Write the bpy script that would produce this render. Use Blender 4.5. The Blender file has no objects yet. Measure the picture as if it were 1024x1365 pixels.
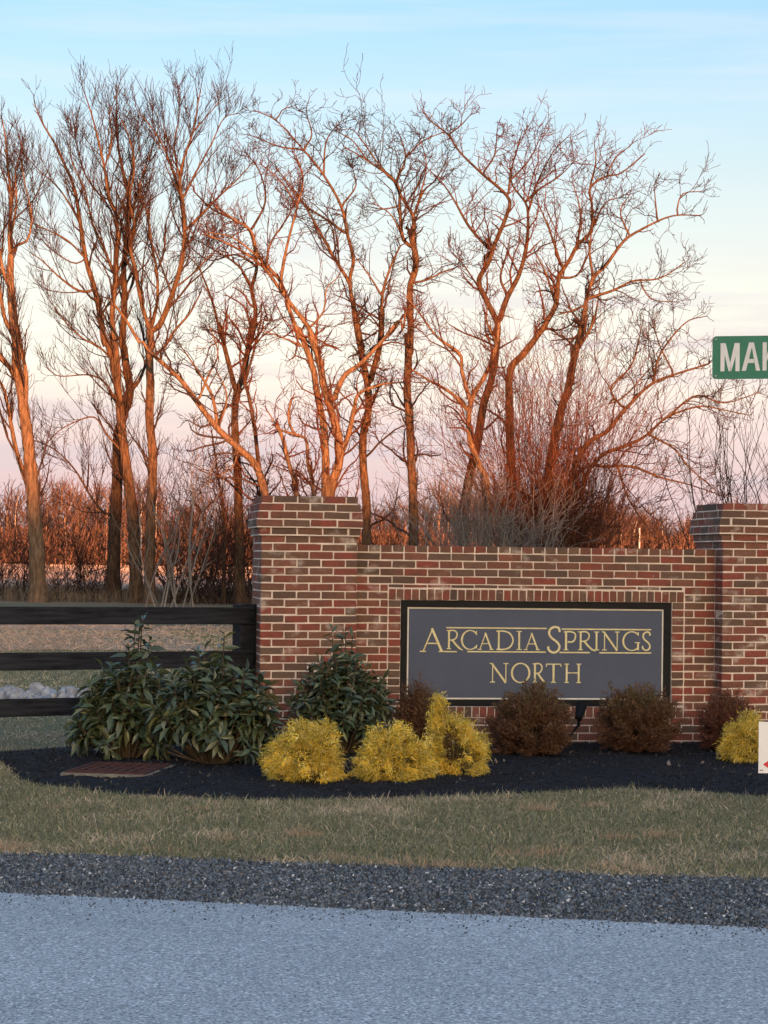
import bpy, math, random
import numpy as np
from mathutils import Matrix, Vector, Euler

R = math.radians
rng = np.random.default_rng(7)
random.seed(7)
scene = bpy.context.scene
col = scene.collection

# ------------------------------------------------------------------ camera
CAMZ, F_PX, CX, CY = 1.64, 2920.0, 512.0, 682.5
cam_data = bpy.data.cameras.new('camera')
cam_data.sensor_fit = 'VERTICAL'
cam_data.sensor_height = 36.0
cam_data.lens = F_PX / 1365.0 * 36.0
cam_data.clip_start, cam_data.clip_end = 0.1, 6000
cam = bpy.data.objects.new('camera', cam_data)
col.objects.link(cam)
CROT = Euler((R(90 + 1.23), 0, 0)).to_matrix() @ Matrix.Rotation(0.0125, 3, 'Z')
cam.matrix_world = Matrix.Translation((0, 0, CAMZ)) @ CROT.to_4x4()
scene.camera = cam
CROTN = np.array(CROT)

# ------------------------------------------------------------------ sky, sun, exposure
SUN_EL, SUN_AZ = 4.0, 14.0           # degrees; azimuth measured from straight behind the camera towards +X
sun_vec = Vector((math.sin(R(SUN_AZ)) * math.cos(R(SUN_EL)), -math.cos(R(SUN_AZ)) * math.cos(R(SUN_EL)), math.sin(R(SUN_EL))))
w = bpy.data.worlds.new('World'); scene.world = w; w.use_nodes = True
nt = w.node_tree; nt.nodes.clear()
def wn(t, **k):
    n = nt.nodes.new(t)
    for a, b in k.items(): setattr(n, a, b)
    return n
def srgb(r, g, b):
    f = lambda c: (c / 255 / 12.92) if c / 255 <= 0.04045 else ((c / 255 + 0.055) / 1.055) ** 2.4
    return (f(r), f(g), f(b), 1)
out = wn('ShaderNodeOutputWorld'); bg = wn('ShaderNodeBackground')
sky = wn('ShaderNodeTexSky', sky_type='NISHITA', sun_disc=False, sun_elevation=R(SUN_EL), sun_rotation=R(180 - SUN_AZ))
sky.dust_density = 8.0; sky.ozone_density = 2.2
skm = wn('ShaderNodeVectorMath', operation='SCALE'); skm.inputs['Scale'].default_value = 0.15
nt.links.new(sky.outputs[0], skm.inputs[0])
tc = wn('ShaderNodeTexCoord'); sep = wn('ShaderNodeSeparateXYZ')
nt.links.new(tc.outputs['Generated'], sep.inputs[0])
# elevation ramp (dusk opposite the sun: pink belt, cream, pale blue, deeper blue)
mr = wn('ShaderNodeMapRange'); mr.inputs[1].default_value = 0.0; mr.inputs[2].default_value = 1.0
nt.links.new(sep.outputs[2], mr.inputs[0])
pw = wn('ShaderNodeMath', operation='POWER'); pw.inputs[1].default_value = 0.5
nt.links.new(mr.outputs[0], pw.inputs[0])
ramp = wn('ShaderNodeValToRGB')        # rosy scatter low in the sky, added to the Nishita sky
stops = [(0.00, (.130, .100, .100)), (0.03, (.140, .104, .104)), (0.065, (.148, .118, .114)), (0.09, (.148, .130, .114)), (0.13, (.104, .080, .066)),
         (0.174, (.058, .042, .028)), (0.24, (.010, .006, .0)), (0.34, (0, 0, 0)), (1.0, (0, 0, 0))]
while len(ramp.color_ramp.elements) > 1: ramp.color_ramp.elements.remove(ramp.color_ramp.elements[0])
for i, (z, c) in enumerate(stops):
    p = math.sqrt(z)
    e = ramp.color_ramp.elements[0] if i == 0 else ramp.color_ramp.elements.new(p)
    e.position = p; e.color = (*c, 1)
nt.links.new(pw.outputs[0], ramp.inputs[0])
sadd = wn('ShaderNodeVectorMath', operation='ADD')
nt.links.new(skm.outputs[0], sadd.inputs[0]); nt.links.new(ramp.outputs[0], sadd.inputs[1])
# thin layered cloud
mp = wn('ShaderNodeMapping'); mp.inputs['Scale'].default_value = (3.2, 3.2, 46.0); mp.inputs['Location'].default_value = (0.3, 0.0, 1.9)
nt.links.new(tc.outputs['Generated'], mp.inputs[0])
cn = wn('ShaderNodeTexNoise'); cn.inputs['Scale'].default_value = 1.6; cn.inputs['Detail'].default_value = 7; cn.inputs['Roughness'].default_value = 0.55
nt.links.new(mp.outputs[0], cn.inputs['Vector'])
cr = wn('ShaderNodeMapRange'); cr.inputs[1].default_value = 0.47; cr.inputs[2].default_value = 0.63
nt.links.new(cn.outputs[0], cr.inputs[0])
lowband = wn('ShaderNodeMapRange'); lowband.inputs[1].default_value = 0.15; lowband.inputs[2].default_value = 0.09
lowband.inputs[3].default_value = 0.24; lowband.inputs[4].default_value = 0.7
nt.links.new(sep.outputs[2], lowband.inputs[0])
cm = wn('ShaderNodeMath', operation='MULTIPLY'); nt.links.new(cr.outputs[0], cm.inputs[0]); nt.links.new(lowband.outputs[0], cm.inputs[1])
ccol = wn('ShaderNodeValToRGB')
ccol.color_ramp.elements[0].position = 0.09; ccol.color_ramp.elements[0].color = (.132, .110, .114, 1)
ccol.color_ramp.elements[1].position = 0.17; ccol.color_ramp.elements[1].color = (.150, .156, .165, 1)
nt.links.new(sep.outputs[2], ccol.inputs[0])
cmix = wn('ShaderNodeMix', data_type='RGBA')
nt.links.new(cm.outputs[0], cmix.inputs[0]); nt.links.new(sadd.outputs[0], cmix.inputs[6]); nt.links.new(ccol.outputs[0], cmix.inputs[7])
nt.links.new(cmix.outputs[2], bg.inputs[0]); bg.inputs[1].default_value = 1.0
nt.links.new(bg.outputs[0], out.inputs[0])
sd = bpy.data.lights.new('sun', 'SUN'); sd.energy = 2.6; sd.angle = R(0.53); sd.color = (1.0, 0.32, 0.09)
sun = bpy.data.objects.new('sun', sd); col.objects.link(sun)
sun.rotation_euler = (-sun_vec).to_track_quat('-Z', 'Y').to_euler()
sun.location = (10, -30, 20)
vs = scene.view_settings
vs.view_transform = 'Standard'; vs.look = 'None'; vs.gamma = 1; vs.use_curve_mapping = False; vs.exposure = 2.6
scene.render.engine = 'CYCLES'

# ------------------------------------------------------------------ pixel <-> world helpers
def ray(px, py):
    return CROTN @ np.array([(px - CX) / F_PX, -(py - CY) / F_PX, -1.0])
def at(px, py, Y):
    d = ray(px, py); return np.array([0, 0, CAMZ]) + d * (Y / d[1])
def G(px, py, z=0.0):
    d = ray(px, py); return np.array([0, 0, CAMZ]) + d * ((z - CAMZ) / d[2])

# ------------------------------------------------------------------ mesh / object helpers
def mesh_arrays(name, verts, faces, cols=None, smooth=False):
    """faces: (M,k) int array or list of such arrays"""
    if not isinstance(faces, list): faces = [faces]
    me = bpy.data.meshes.new(name)
    verts = np.asarray(verts, dtype=np.float32).reshape(-1, 3)
    me.vertices.add(len(verts)); me.vertices.foreach_set('co', verts.ravel())
    nl = sum(f.size for f in faces); nf = sum(len(f) for f in faces)
    me.loops.add(nl); me.polygons.add(nf)
    me.loops.foreach_set('vertex_index', np.concatenate([f.ravel() for f in faces]).astype(np.int32))
    starts, s = [], 0
    for f in faces:
        starts.append(s + np.arange(len(f)) * f.shape[1]); s += f.size
    me.polygons.foreach_set('loop_start', np.concatenate(starts).astype(np.int32))
    if smooth: me.polygons.foreach_set('use_smooth', np.ones(nf, dtype=bool))
    me.update(calc_edges=True)
    if cols is not None:
        a = me.color_attributes.new('Col', 'FLOAT_COLOR', 'POINT')
        c = np.ones((len(verts), 4), dtype=np.float32); c[:, :3] = cols
        a.data.foreach_set('color', c.ravel())
    return me
def obj(name, me, mat=None, parent=None, loc=(0, 0, 0), rot=None):
    o = bpy.data.objects.new(name, me); col.objects.link(o)
    o.location = loc
    if rot is not None: o.rotation_euler = rot
    if parent is not None: o.parent = parent
    if mat is not None and me is not None and not me.materials: me.materials.append(mat)
    return o
def tag(o, label=None, cat=None, group=None, kind=None):
    if label: o['label'] = label
    if cat: o['category'] = cat
    if group: o['group'] = group
    if kind: o['kind'] = kind
    return o
def empty(name, loc, rz=0):
    o = bpy.data.objects.new(name, None); col.objects.link(o); o.location = loc; o.rotation_euler = (0, 0, rz)
    o.empty_display_size = 0.1
    return o
class MB:
    def __init__(s): s.v = []; s.f = []
    def box(s, x0, x1, y0, y1, z0, z1):
        b = len(s.v)
        s.v += [(x0, y0, z0), (x1, y0, z0), (x1, y1, z0), (x0, y1, z0), (x0, y0, z1), (x1, y0, z1), (x1, y1, z1), (x0, y1, z1)]
        s.f += [tuple(b + i for i in q) for q in ((0, 3, 2, 1), (4, 5, 6, 7), (0, 1, 5, 4), (1, 2, 6, 5), (2, 3, 7, 6), (3, 0, 4, 7))]
        return s
    def prism(s, poly, y0, y1):
        """polygon in xz, counter-clockwise seen from -y, extruded along y"""
        b = len(s.v); n = len(poly)
        s.v += [(x, y0, z) for x, z in poly] + [(x, y1, z) for x, z in poly]
        s.f.append(tuple(b + i for i in range(n))); s.f.append(tuple(b + n + i for i in reversed(range(n))))
        for i in range(n):
            j = (i + 1) % n; s.f.append((b + i, b + n + i, b + n + j, b + j))
        return s
    def ribbon(s, pts, wid, y0, y1):
        """flat stroke in xz with a width per point, given thickness along y"""
        p = np.array(pts, float); n = len(p)
        wv = np.full(n, wid) if np.isscalar(wid) else np.array(wid, float)
        t = np.gradient(p, axis=0); t /= np.linalg.norm(t, axis=1)[:, None] + 1e-9
        nn = np.stack([-t[:, 1], t[:, 0]], 1)
        a = p + nn * wv[:, None] / 2; c = p - nn * wv[:, None] / 2
        b = len(s.v)
        for y in (y0, y1):
            for i in range(n): s.v.append((a[i, 0], y, a[i, 1])); s.v.append((c[i, 0], y, c[i, 1]))
        m = 2 * n
        for i in range(n - 1):
            k = b + 2 * i
            s.f += [(k, k + 1, k + 3, k + 2), (k + m, k + m + 2, k + m + 3, k + m + 1), (k, k + 2, k + m + 2, k + m), (k + 1, k + m + 1, k + m + 3, k + 3)]
        s.f += [(b, b + m, b + m + 1, b + 1), (b + m - 2, b + m - 1, b + 2 * m - 1, b + 2 * m - 2)]
        return s
    def tube(s, pts, rad, k=8):
        p = np.array(pts, float); n = len(p)
        rv = np.full(n, rad) if np.isscalar(rad) else np.array(rad, float)
        V, Fq = tubes(p[None], rv[None], k)
        b = len(s.v); s.v += [tuple(x) for x in V]; s.f += [tuple(b + i for i in q) for q in Fq.tolist()]
        s.f.append(tuple(b + i for i in reversed(range(k)))); s.f.append(tuple(b + (n - 1) * k + i for i in range(k)))
        return s
    def mesh(s, name, bevel=0, seg=1):
        me = bpy.data.meshes.new(name); me.from_pydata(s.v, [], s.f); me.update()
        import bmesh
        bm = bmesh.new(); bm.from_mesh(me)
        bmesh.ops.recalc_face_normals(bm, faces=bm.faces)
        if bevel:
            bmesh.ops.bevel(bm, geom=bm.edges[:], offset=bevel, segments=seg, affect='EDGES', profile=0.6)
        bm.to_mesh(me); bm.free()
        return me
def tubes(P, Rr, k=3):
    """P (N,m,3) polylines, Rr (N,m) radii -> verts, quads"""
    N, m, _ = P.shape
    T = np.gradient(P, axis=1); T /= np.linalg.norm(T, axis=2, keepdims=True) + 1e-9
    ref = np.where(np.abs(T[:, :1, 1:2]) > 0.8, np.array([1.0, 0, 0]), np.array([0, 1.0, 0]))
    ref = np.broadcast_to(ref, T.shape)
    A = np.cross(T, ref); A /= np.linalg.norm(A, axis=2, keepdims=True) + 1e-9
    B = np.cross(T, A)
    ang = np.arange(k) * 2 * np.pi / k
    V = P[:, :, None, :] + Rr[:, :, None, None] * (A[:, :, None, :] * np.cos(ang)[None, None, :, None] + B[:, :, None, :] * np.sin(ang)[None, None, :, None])
    idx = np.arange(N * m * k).reshape(N, m, k)
    nx = np.roll(idx, -1, axis=2)
    Fq = np.stack([idx[:, :-1], nx[:, :-1], nx[:, 1:], idx[:, 1:]], axis=-1).reshape(-1, 4)
    return V.reshape(-1, 3), Fq
def unit(v): return v / (np.linalg.norm(v, axis=-1, keepdims=True) + 1e-9)
def ribbons(base, d, L, W, droop, side=None):
    """thin tapering blades: (N) -> verts (5N), tris"""
    N = len(base); d = unit(d)
    if side is None: side = unit(np.cross(d, rng.normal(size=(N, 3))))
    g = np.array([0, 0, -1.0])
    p1 = base + d * (L * 0.5)[:, None] + g * (droop * L * 0.25)[:, None]
    p2 = base + d * L[:, None] + g * (droop * L)[:, None]
    hw = (W / 2)[:, None]
    V = np.stack([base - side * hw, base + side * hw, p1 - side * hw * 0.8, p1 + side * hw * 0.8, p2], 1).reshape(-1, 3)
    i = np.arange(N)[:, None] * 5
    Fq = np.concatenate([i + np.array([[0, 1, 3]]), i + np.array([[0, 3, 2]]), i + np.array([[2, 3, 4]])], 0)
    return V, Fq
def rep(c, k): return np.repeat(c, k, axis=0)

# ------------------------------------------------------------------ materials
def new_mat(name, rough=0.85, spec=0.3):
    m = bpy.data.materials.new(name); m.use_nodes = True
    b = m.node_tree.nodes['Principled BSDF']; b.inputs['Roughness'].default_value = rough
    b.inputs['Specular IOR Level'].default_value = spec
    return m, m.node_tree, b
def nd(t, kind, **k):
    n = t.nodes.new(kind)
    for a, v in k.items():
        if a.startswith('i_'): n.inputs[a[2:].replace('_', ' ')].default_value = v
        else: setattr(n, a, v)
    return n
def noise(t, scale, detail=5, rough=0.55, coord='Object', vec=None, sc3=None):
    n = nd(t, 'ShaderNodeTexNoise', i_Scale=scale, i_Detail=detail, i_Roughness=rough)
    if coord == 'Position': src = nd(t, 'ShaderNodeNewGeometry').outputs['Position']
    else: src = nd(t, 'ShaderNodeTexCoord').outputs[coord]
    if sc3:
        mpn = nd(t, 'ShaderNodeMapping'); mpn.inputs['Scale'].default_value = sc3
        t.links.new(src, mpn.inputs[0]); src = mpn.outputs[0]
    t.links.new(src, n.inputs['Vector']); return n
def cramp(t, src, stops):
    r = nd(t, 'ShaderNodeValToRGB'); e = r.color_ramp.elements
    while len(e) > 1: e.remove(e[0])
    for i, (p, c) in enumerate(stops):
        q = e[0] if i == 0 else e.new(p)
        q.position = p; q.color = (*c, 1) if len(c) == 3 else c
    t.links.new(src, r.inputs[0]); return r
def mix(t, fac, a, b, mode='MIX'):
    n = nd(t, 'ShaderNodeMix', data_type='RGBA', blend_type=mode)
    for s, v in ((0, fac), (6, a), (7, b)):
        if isinstance(v, (int, float)): n.inputs[s].default_value = v
        elif isinstance(v, tuple): n.inputs[s].default_value = (*v, 1)
        else: t.links.new(v, n.inputs[s])
    return n.outputs[2]
def bump(t, b, h, strength=0.5, dist=0.01):
    n = nd(t, 'ShaderNodeBump'); n.inputs['Strength'].default_value = strength; n.inputs['Distance'].default_value = dist
    t.links.new(h, n.inputs['Height']); t.links.new(n.outputs[0], b.inputs['Normal'])
def mapr(t, src, a, b, c=0.0, d=1.0):
    n = nd(t, 'ShaderNodeMapRange'); 
    for i, v in ((1, a), (2, b), (3, c), (4, d)): n.inputs[i].default_value = v
    t.links.new(src, n.inputs[0]); return n.outputs[0]
MAT = {}
def vcol_mat(name, rough=0.8, spec=0.25, trans=0.0):
    m, t, b = new_mat(name, rough, spec)
    a = nd(t, 'ShaderNodeAttribute', attribute_name='Col')
    t.links.new(a.outputs['Color'], b.inputs['Base Color'])
    if trans:
        tr = nd(t, 'ShaderNodeBsdfTranslucent'); t.links.new(a.outputs['Color'], tr.inputs[0])
        ms = nd(t, 'ShaderNodeMixShader'); ms.inputs[0].default_value = trans
        t.links.new(b.outputs[0], ms.inputs[1]); t.links.new(tr.outputs[0], ms.inputs[2])
        t.links.new(ms.outputs[0], t.nodes['Material Output'].inputs[0])
    MAT[name] = m; return m
vcol_mat('grass_blade', 0.75, 0.2, 0.25); vcol_mat('leaf_small', 0.6, 0.3, 0.15); vcol_mat('thread_leaf', 0.6, 0.25, 0.42)
vcol_mat('stone_chip', 0.7, 0.4); vcol_mat('mulch_chip', 0.75, 0.3); vcol_mat('straw', 0.8, 0.2, 0.2); vcol_mat('far_twig', 0.9, 0.1); vcol_mat('laurel_leaf', 0.32, 0.55, 0.1)

def brick_mat(name, island):
    m, t, b = new_mat(name, 0.85, 0.25)
    if island: rnd = nd(t, 'ShaderNodeNewGeometry').outputs['Random Per Island']
    else: rnd = nd(t, 'ShaderNodeObjectInfo').outputs['Random']
    base = cramp(t, rnd, [(0.0, (0.22, 0.066, 0.046)), (0.18, (0.25, 0.068, 0.050)), (0.34, (0.185, 0.074, 0.052)), (0.48, (0.155, 0.086, 0.060)),
                          (0.62, (0.235, 0.088, 0.062)), (0.76, (0.150, 0.100, 0.072)), (0.88, (0.145, 0.084, 0.062)), (1.0, (0.10, 0.068, 0.053))])
    n1 = noise(t, 7, 6, 0.65, 'Position'); n2 = noise(t, 45, 5, 0.6, 'Position')
    c1 = mix(t, mapr(t, n1.outputs[0], 0.42, 0.66), base.outputs[0], (0.085, 0.055, 0.042))
    f = nd(t, 'ShaderNodeMath', operation='MULTIPLY'); f.inputs[1].default_value = 0.6
    t.links.new(mapr(t, n1.outputs[0], 0.45, 0.7), f.inputs[0])
    c1 = mix(t, f.outputs[0], base.outputs[0], (0.085, 0.06, 0.045))
    c2 = mix(t, 0.5, c1, mix(t, n2.outputs[0], (0.35, 0.35, 0.35), (1.6, 1.5, 1.4)), 'MULTIPLY')
    # lime bloom in scattered smudges
    n3 = noise(t, 4.6, 2, 0.5, 'Position', sc3=(1, 1, 1.5)); n4 = noise(t, 30, 4, 0.7, 'Position')
    g = nd(t, 'ShaderNodeMath', operation='MULTIPLY'); t.links.new(mapr(t, n3.outputs[0], 0.58, 0.70), g.inputs[0]); t.links.new(mapr(t, n4.outputs[0], 0.35, 0.7, 0.1, 1.0), g.inputs[1])
    c3 = mix(t, g.outputs[0], c2, (0.50, 0.43, 0.37))
    t.links.new(c3, b.inputs['Base Color'])
    bump(t, b, n2.outputs[0], 0.5, 0.004)
    MAT[name] = m
brick_mat('brick', False); brick_mat('brick_joined', True)
def simple(name, c0, c1, scale, rough=0.8, spec=0.3, bs=0.3, bd=0.004, coord='Object', detail=5, lo=0.35, hi=0.65, sc3=None):
    m, t, b = new_mat(name, rough, spec)
    n = noise(t, scale, detail, 0.6, coord, sc3=sc3)
    t.links.new(cramp(t, n.outputs[0], [(lo, c0), (hi, c1)]).outputs[0], b.inputs['Base Color'])
    if bs: bump(t, b, n.outputs[0], bs, bd)
    MAT[name] = m; return m
simple('mortar', (0.56, 0.46, 0.39), (0.76, 0.64, 0.55), 9, 0.95, 0.1, 0.6, 0.004, 'Position', 8)
simple('black_paint', (0.005, 0.006, 0.008), (0.009, 0.010, 0.013), 12, 0.55, 0.15, 0.25, 0.003)
simple('fence_board', (0.004, 0.005, 0.008), (0.026, 0.028, 0.036), 5, 0.75, 0.2, 0.5, 0.003, 'Object', 6, sc3=(0.6, 8, 8))
simple('board_face', (0.066, 0.082, 0.126), (0.076, 0.093, 0.142), 3, 0.6, 0.25, 0.05, 0.002)
simple('gold_letter', (0.62, 0.54, 0.25), (0.74, 0.68, 0.42), 20, 0.45, 0.4, 0)
simple('white_line', (0.66, 0.64, 0.56), (0.74, 0.72, 0.66), 20, 0.5, 0.4, 0)
simple('sign_green', (0.012, 0.16, 0.095), (0.016, 0.18, 0.11), 6, 0.4, 0.5, 0)
simple('sign_white', (0.62, 0.63, 0.62), (0.72, 0.72, 0.71), 8, 0.45, 0.5, 0)
simple('sheet_white', (0.84, 0.84, 0.84), (0.88, 0.88, 0.88), 3, 0.5, 0.4, 0)
simple('arrow_red', (0.60, 0.03, 0.05), (0.68, 0.04, 0.06), 6, 0.5, 0.4, 0)
simple('grey_print', (0.12, 0.12, 0.12), (0.18, 0.18, 0.18), 6, 0.5, 0.4, 0)
simple('steel', (0.30, 0.31, 0.32), (0.42, 0.43, 0.44), 15, 0.45, 0.5, 0.1, 0.001)
simple('rust_iron', (0.045, 0.018, 0.014), (0.095, 0.034, 0.026), 18, 0.85, 0.3, 0.4, 0.003)
simple('concrete', (0.13, 0.125, 0.11), (0.21, 0.20, 0.175), 9, 0.9, 0.2, 0.4, 0.004)
simple('pale_rock', (0.16, 0.165, 0.18), (0.42, 0.43, 0.45), 7, 0.85, 0.3, 0.6, 0.01, 'Position', 8)
simple('bark_brown', (0.055, 0.036, 0.025), (0.165, 0.108, 0.072), 3.5, 0.95, 0.1, 1.0, 0.12, 'Object', 9, 0.36, 0.66, (3.4, 3.4, 0.7))
simple('bark_pale', (0.085, 0.058, 0.040), (0.235, 0.16, 0.108), 3.5, 0.95, 0.1, 1.0, 0.12, 'Object', 9, 0.36, 0.66, (3.4, 3.4, 0.7))
simple('bark_dark', (0.035, 0.024, 0.018), (0.11, 0.072, 0.052), 3.5, 0.95, 0.1, 1.0, 0.12, 'Object', 9, 0.36, 0.66, (3.4, 3.4, 0.7))
simple('twig_brown', (0.032, 0.022, 0.021), (0.066, 0.043, 0.038), 0.8, 0.95, 0.05, 0)
simple('twig_red', (0.060, 0.027, 0.021), (0.115, 0.052, 0.038), 0.8, 0.95, 0.05, 0)
simple('twig_grey', (0.12, 0.105, 0.10), (0.24, 0.215, 0.20), 0.8, 0.95, 0.05, 0)
simple('vine_bark', (0.062, 0.027, 0.019), (0.15, 0.066, 0.044), 0.8, 0.95, 0.05, 0)
simple('stem_brown', (0.06, 0.045, 0.03), (0.13, 0.10, 0.07), 8, 0.9, 0.1, 0)
simple('conifer', (0.015, 0.030, 0.014), (0.04, 0.06, 0.025), 2.0, 0.9, 0.1, 0)

def ground_mat():
    m, t, b = new_mat('ground', 0.95, 0.1)
    n1 = noise(t, 0.9, 6, 0.6, 'Position'); n2 = noise(t, 14, 6, 0.7, 'Position', sc3=(1, 0.45, 1)); n3 = noise(t, 0.09, 4, 0.55, 'Position', sc3=(0.5, 1, 1))
    g = cramp(t, n2.outputs[0], [(0.3, (0.075, 0.078, 0.045)), (0.5, (0.14, 0.14, 0.08)), (0.7, (0.24, 0.21, 0.14))])
    s = cramp(t, n2.outputs[0], [(0.3, (0.11, 0.075, 0.048)), (0.5, (0.22, 0.155, 0.10)), (0.7, (0.34, 0.26, 0.18))])
    f = nd(t, 'ShaderNodeMath', operation='ADD'); t.links.new(n1.outputs[0], f.inputs[0]); t.links.new(n3.outputs[0], f.inputs[1])
    c = mix(t, mapr(t, f.outputs[0], 0.98, 1.22), g.outputs[0], s.outputs[0])
    t.links.new(c, b.inputs['Base Color']); bump(t, b, n2.outputs[0], 0.8, 0.03)
    MAT['ground'] = m
ground_mat()
simple('straw_ground', (0.20, 0.115, 0.08), (0.58, 0.42, 0.32), 2.2, 0.95, 0.1, 0.8, 0.03, 'Position', 8, 0.32, 0.68, (0.35, 1.6, 1))
simple('field_soil', (0.24, 0.20, 0.18), (0.36, 0.31, 0.285), 0.35, 0.95, 0.1, 0.6, 0.1, 'Position', 8, 0.3, 0.7, (1, 0.3, 1))
simple('mulch_bed', (0.006, 0.006, 0.008), (0.020, 0.020, 0.026), 60, 0.85, 0.2, 1.0, 0.02, 'Position', 5)
simple('gravel_bed', (0.05, 0.055, 0.06), (0.16, 0.17, 0.185), 70, 0.9, 0.2, 1.0, 0.01, 'Position', 5)
def asphalt_mat():
    m, t, b = new_mat('asphalt', 0.55, 0.6)
    v = nd(t, 'ShaderNodeTexVoronoi', i_Scale=120.0); t.links.new(nd(t, 'ShaderNodeNewGeometry').outputs['Position'], v.inputs['Vector'])
    sepc = nd(t, 'ShaderNodeSeparateColor'); t.links.new(v.outputs['Color'], sepc.inputs[0])
    base = cramp(t, sepc.outputs[0], [(0.0, (0.05, 0.051, 0.056)), (0.08, (0.12, 0.122, 0.13)), (0.2, (0.26, 0.264, 0.278)), (0.6, (0.36, 0.364, 0.38)), (0.85, (0.46, 0.465, 0.48)), (0.93, (0.70, 0.70, 0.71)), (1.0, (0.8, 0.8, 0.8))])
    n1 = noise(t, 0.8, 6, 0.6, 'Position', sc3=(0.5, 1, 1)); n2 = noise(t, 260, 3, 0.7, 'Position')
    c = mix(t, 0.6, base.outputs[0], mix(t, n1.outputs[0], (0.5, 0.5, 0.5), (1.5, 1.5, 1.5)), 'MULTIPLY')
    c = mix(t, 0.45, c, mix(t, n2.outputs[0], (0.3, 0.3, 0.3), (1.7, 1.7, 1.7)), 'MULTIPLY')
    n3 = noise(t, 34, 2, 0.5, 'Position')
    c = mix(t, mapr(t, n3.outputs[0], 0.70, 0.75, 0, 0.8), c, (0.02, 0.02, 0.022))
    t.links.new(c, b.inputs['Base Color'])
    bump(t, b, sepc.outputs[0], 0.6, 0.004)
    MAT['asphalt'] = m
asphalt_mat()

# ------------------------------------------------------------------ setting: ground, road, shoulder, field
def sheet(name, pts, z, mat, parent=None):
    me = bpy.data.meshes.new(name); me.from_pydata([(p[0], p[1], z) for p in pts], [], [tuple(range(len(pts)))]); me.update()
    if me.polygons[0].normal.z < 0: me.flip_normals()
    return tag(obj(name, me, MAT[mat], parent), kind='structure')
sheet('ground', [(-3000, -600), (3000, -600), (3000, 5000), (-3000, 5000)], 0.0, 'ground')
e0, e1 = G(0, 1192), G(1024, 1240)
rd = unit(e1 - e0)
ra, rb = e0 - rd * 60, e0 + rd * 60
rn = np.array([rd[1], -rd[0], 0])
sheet('road', [ra, rb, rb + rn * 9.0, ra + rn * 9.0], 0.012, 'asphalt')
h0, h1 = G(0, 1141), G(1024, 1176)
hd = unit(h1 - h0)
sheet('gravel_shoulder', [ra + rn * 0.1, rb + rn * 0.1, h0 + hd * 60, h0 - hd * 60], 0.005, 'gravel_bed')
sheet('field', [(-400, 104), (400, 104), (400, 350), (-400, 350)], 0.03, 'field_soil')
def edge_y(a, d, x): return a[1] + (x - a[0]) * d[1] / d[0]

# ------------------------------------------------------------------ masonry frame
TH = R(8.4)
PO = at(347.5, 800, 18.56); PO[2] = 0
U = np.array([math.cos(TH), math.sin(TH), 0]); V_ = np.array([-math.sin(TH), math.cos(TH), 0])
def Wl(lx, ly, lz): return PO + U * lx + V_ * ly + np.array([0, 0, lz])
def on_plane(px, py, ly):
    d = ray(px, py); c = np.array([0, 0, CAMZ]) - PO
    t = (ly - c @ V_) / (d @ V_)
    q = c + d * t
    return np.array([q @ U, q[2]])
C_ = 0.0677; BP = 0.2075; JT = 0.0108; PW = BP * 4 - JT; WF = 0.21
XR = on_plane(963, 800, 0)[0]                    # left corner of the second pier
XW0, XW1 = PW, XR                                # wall runs between the piers
_bm = {}
def brick_mesh(lx, ly, lz):
    key = (round(lx, 3), round(ly, 3), round(lz, 3), rng.integers(4))
    if key not in _bm:
        me = MB().box(-lx / 2, lx / 2, -ly / 2, ly / 2, -lz / 2, lz / 2).mesh('brick', 0.0035)
        for v in me.vertices:
            v.co += Vector(rng.normal(size=3) * 0.0011)
        me.materials.append(MAT['brick']); _bm[key] = me
    return _bm[key]
class Masonry:
    """bricks as child objects of root; hidden or surplus ones joined into one stuff part"""
    def __init__(s, root, off): s.root, s.off, s.n, s.joined = root, np.array(off), 0, MB()
    def brick(s, x0, x1, y0, y1, z0, z1, own=True, name='brick'):
        if x1 - x0 < 0.012 or z1 - z0 < 0.008: return
        if own:
            o = obj(name, brick_mesh(x1 - x0, y1 - y0, z1 - z0), None, s.root)
            c = np.array([(x0 + x1) / 2, (y0 + y1) / 2, (z0 + z1) / 2]) - s.off
            o.location = c + rng.normal(size=3) * np.array([0.0008, 0.0011, 0.0007])
            o.rotation_euler = rng.normal(size=3) * np.array([0.003, 0.003, 0.003]); s.n += 1
        else:
            a, b, c = s.off; s.joined.box(x0 - a, x1 - a, y0 - b, y1 - b, z0 - c, z1 - c)
    def finish(s, name):
        if s.joined.v: tag(obj(name, s.joined.mesh(name), MAT['brick_joined'], s.root), kind='stuff')
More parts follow.
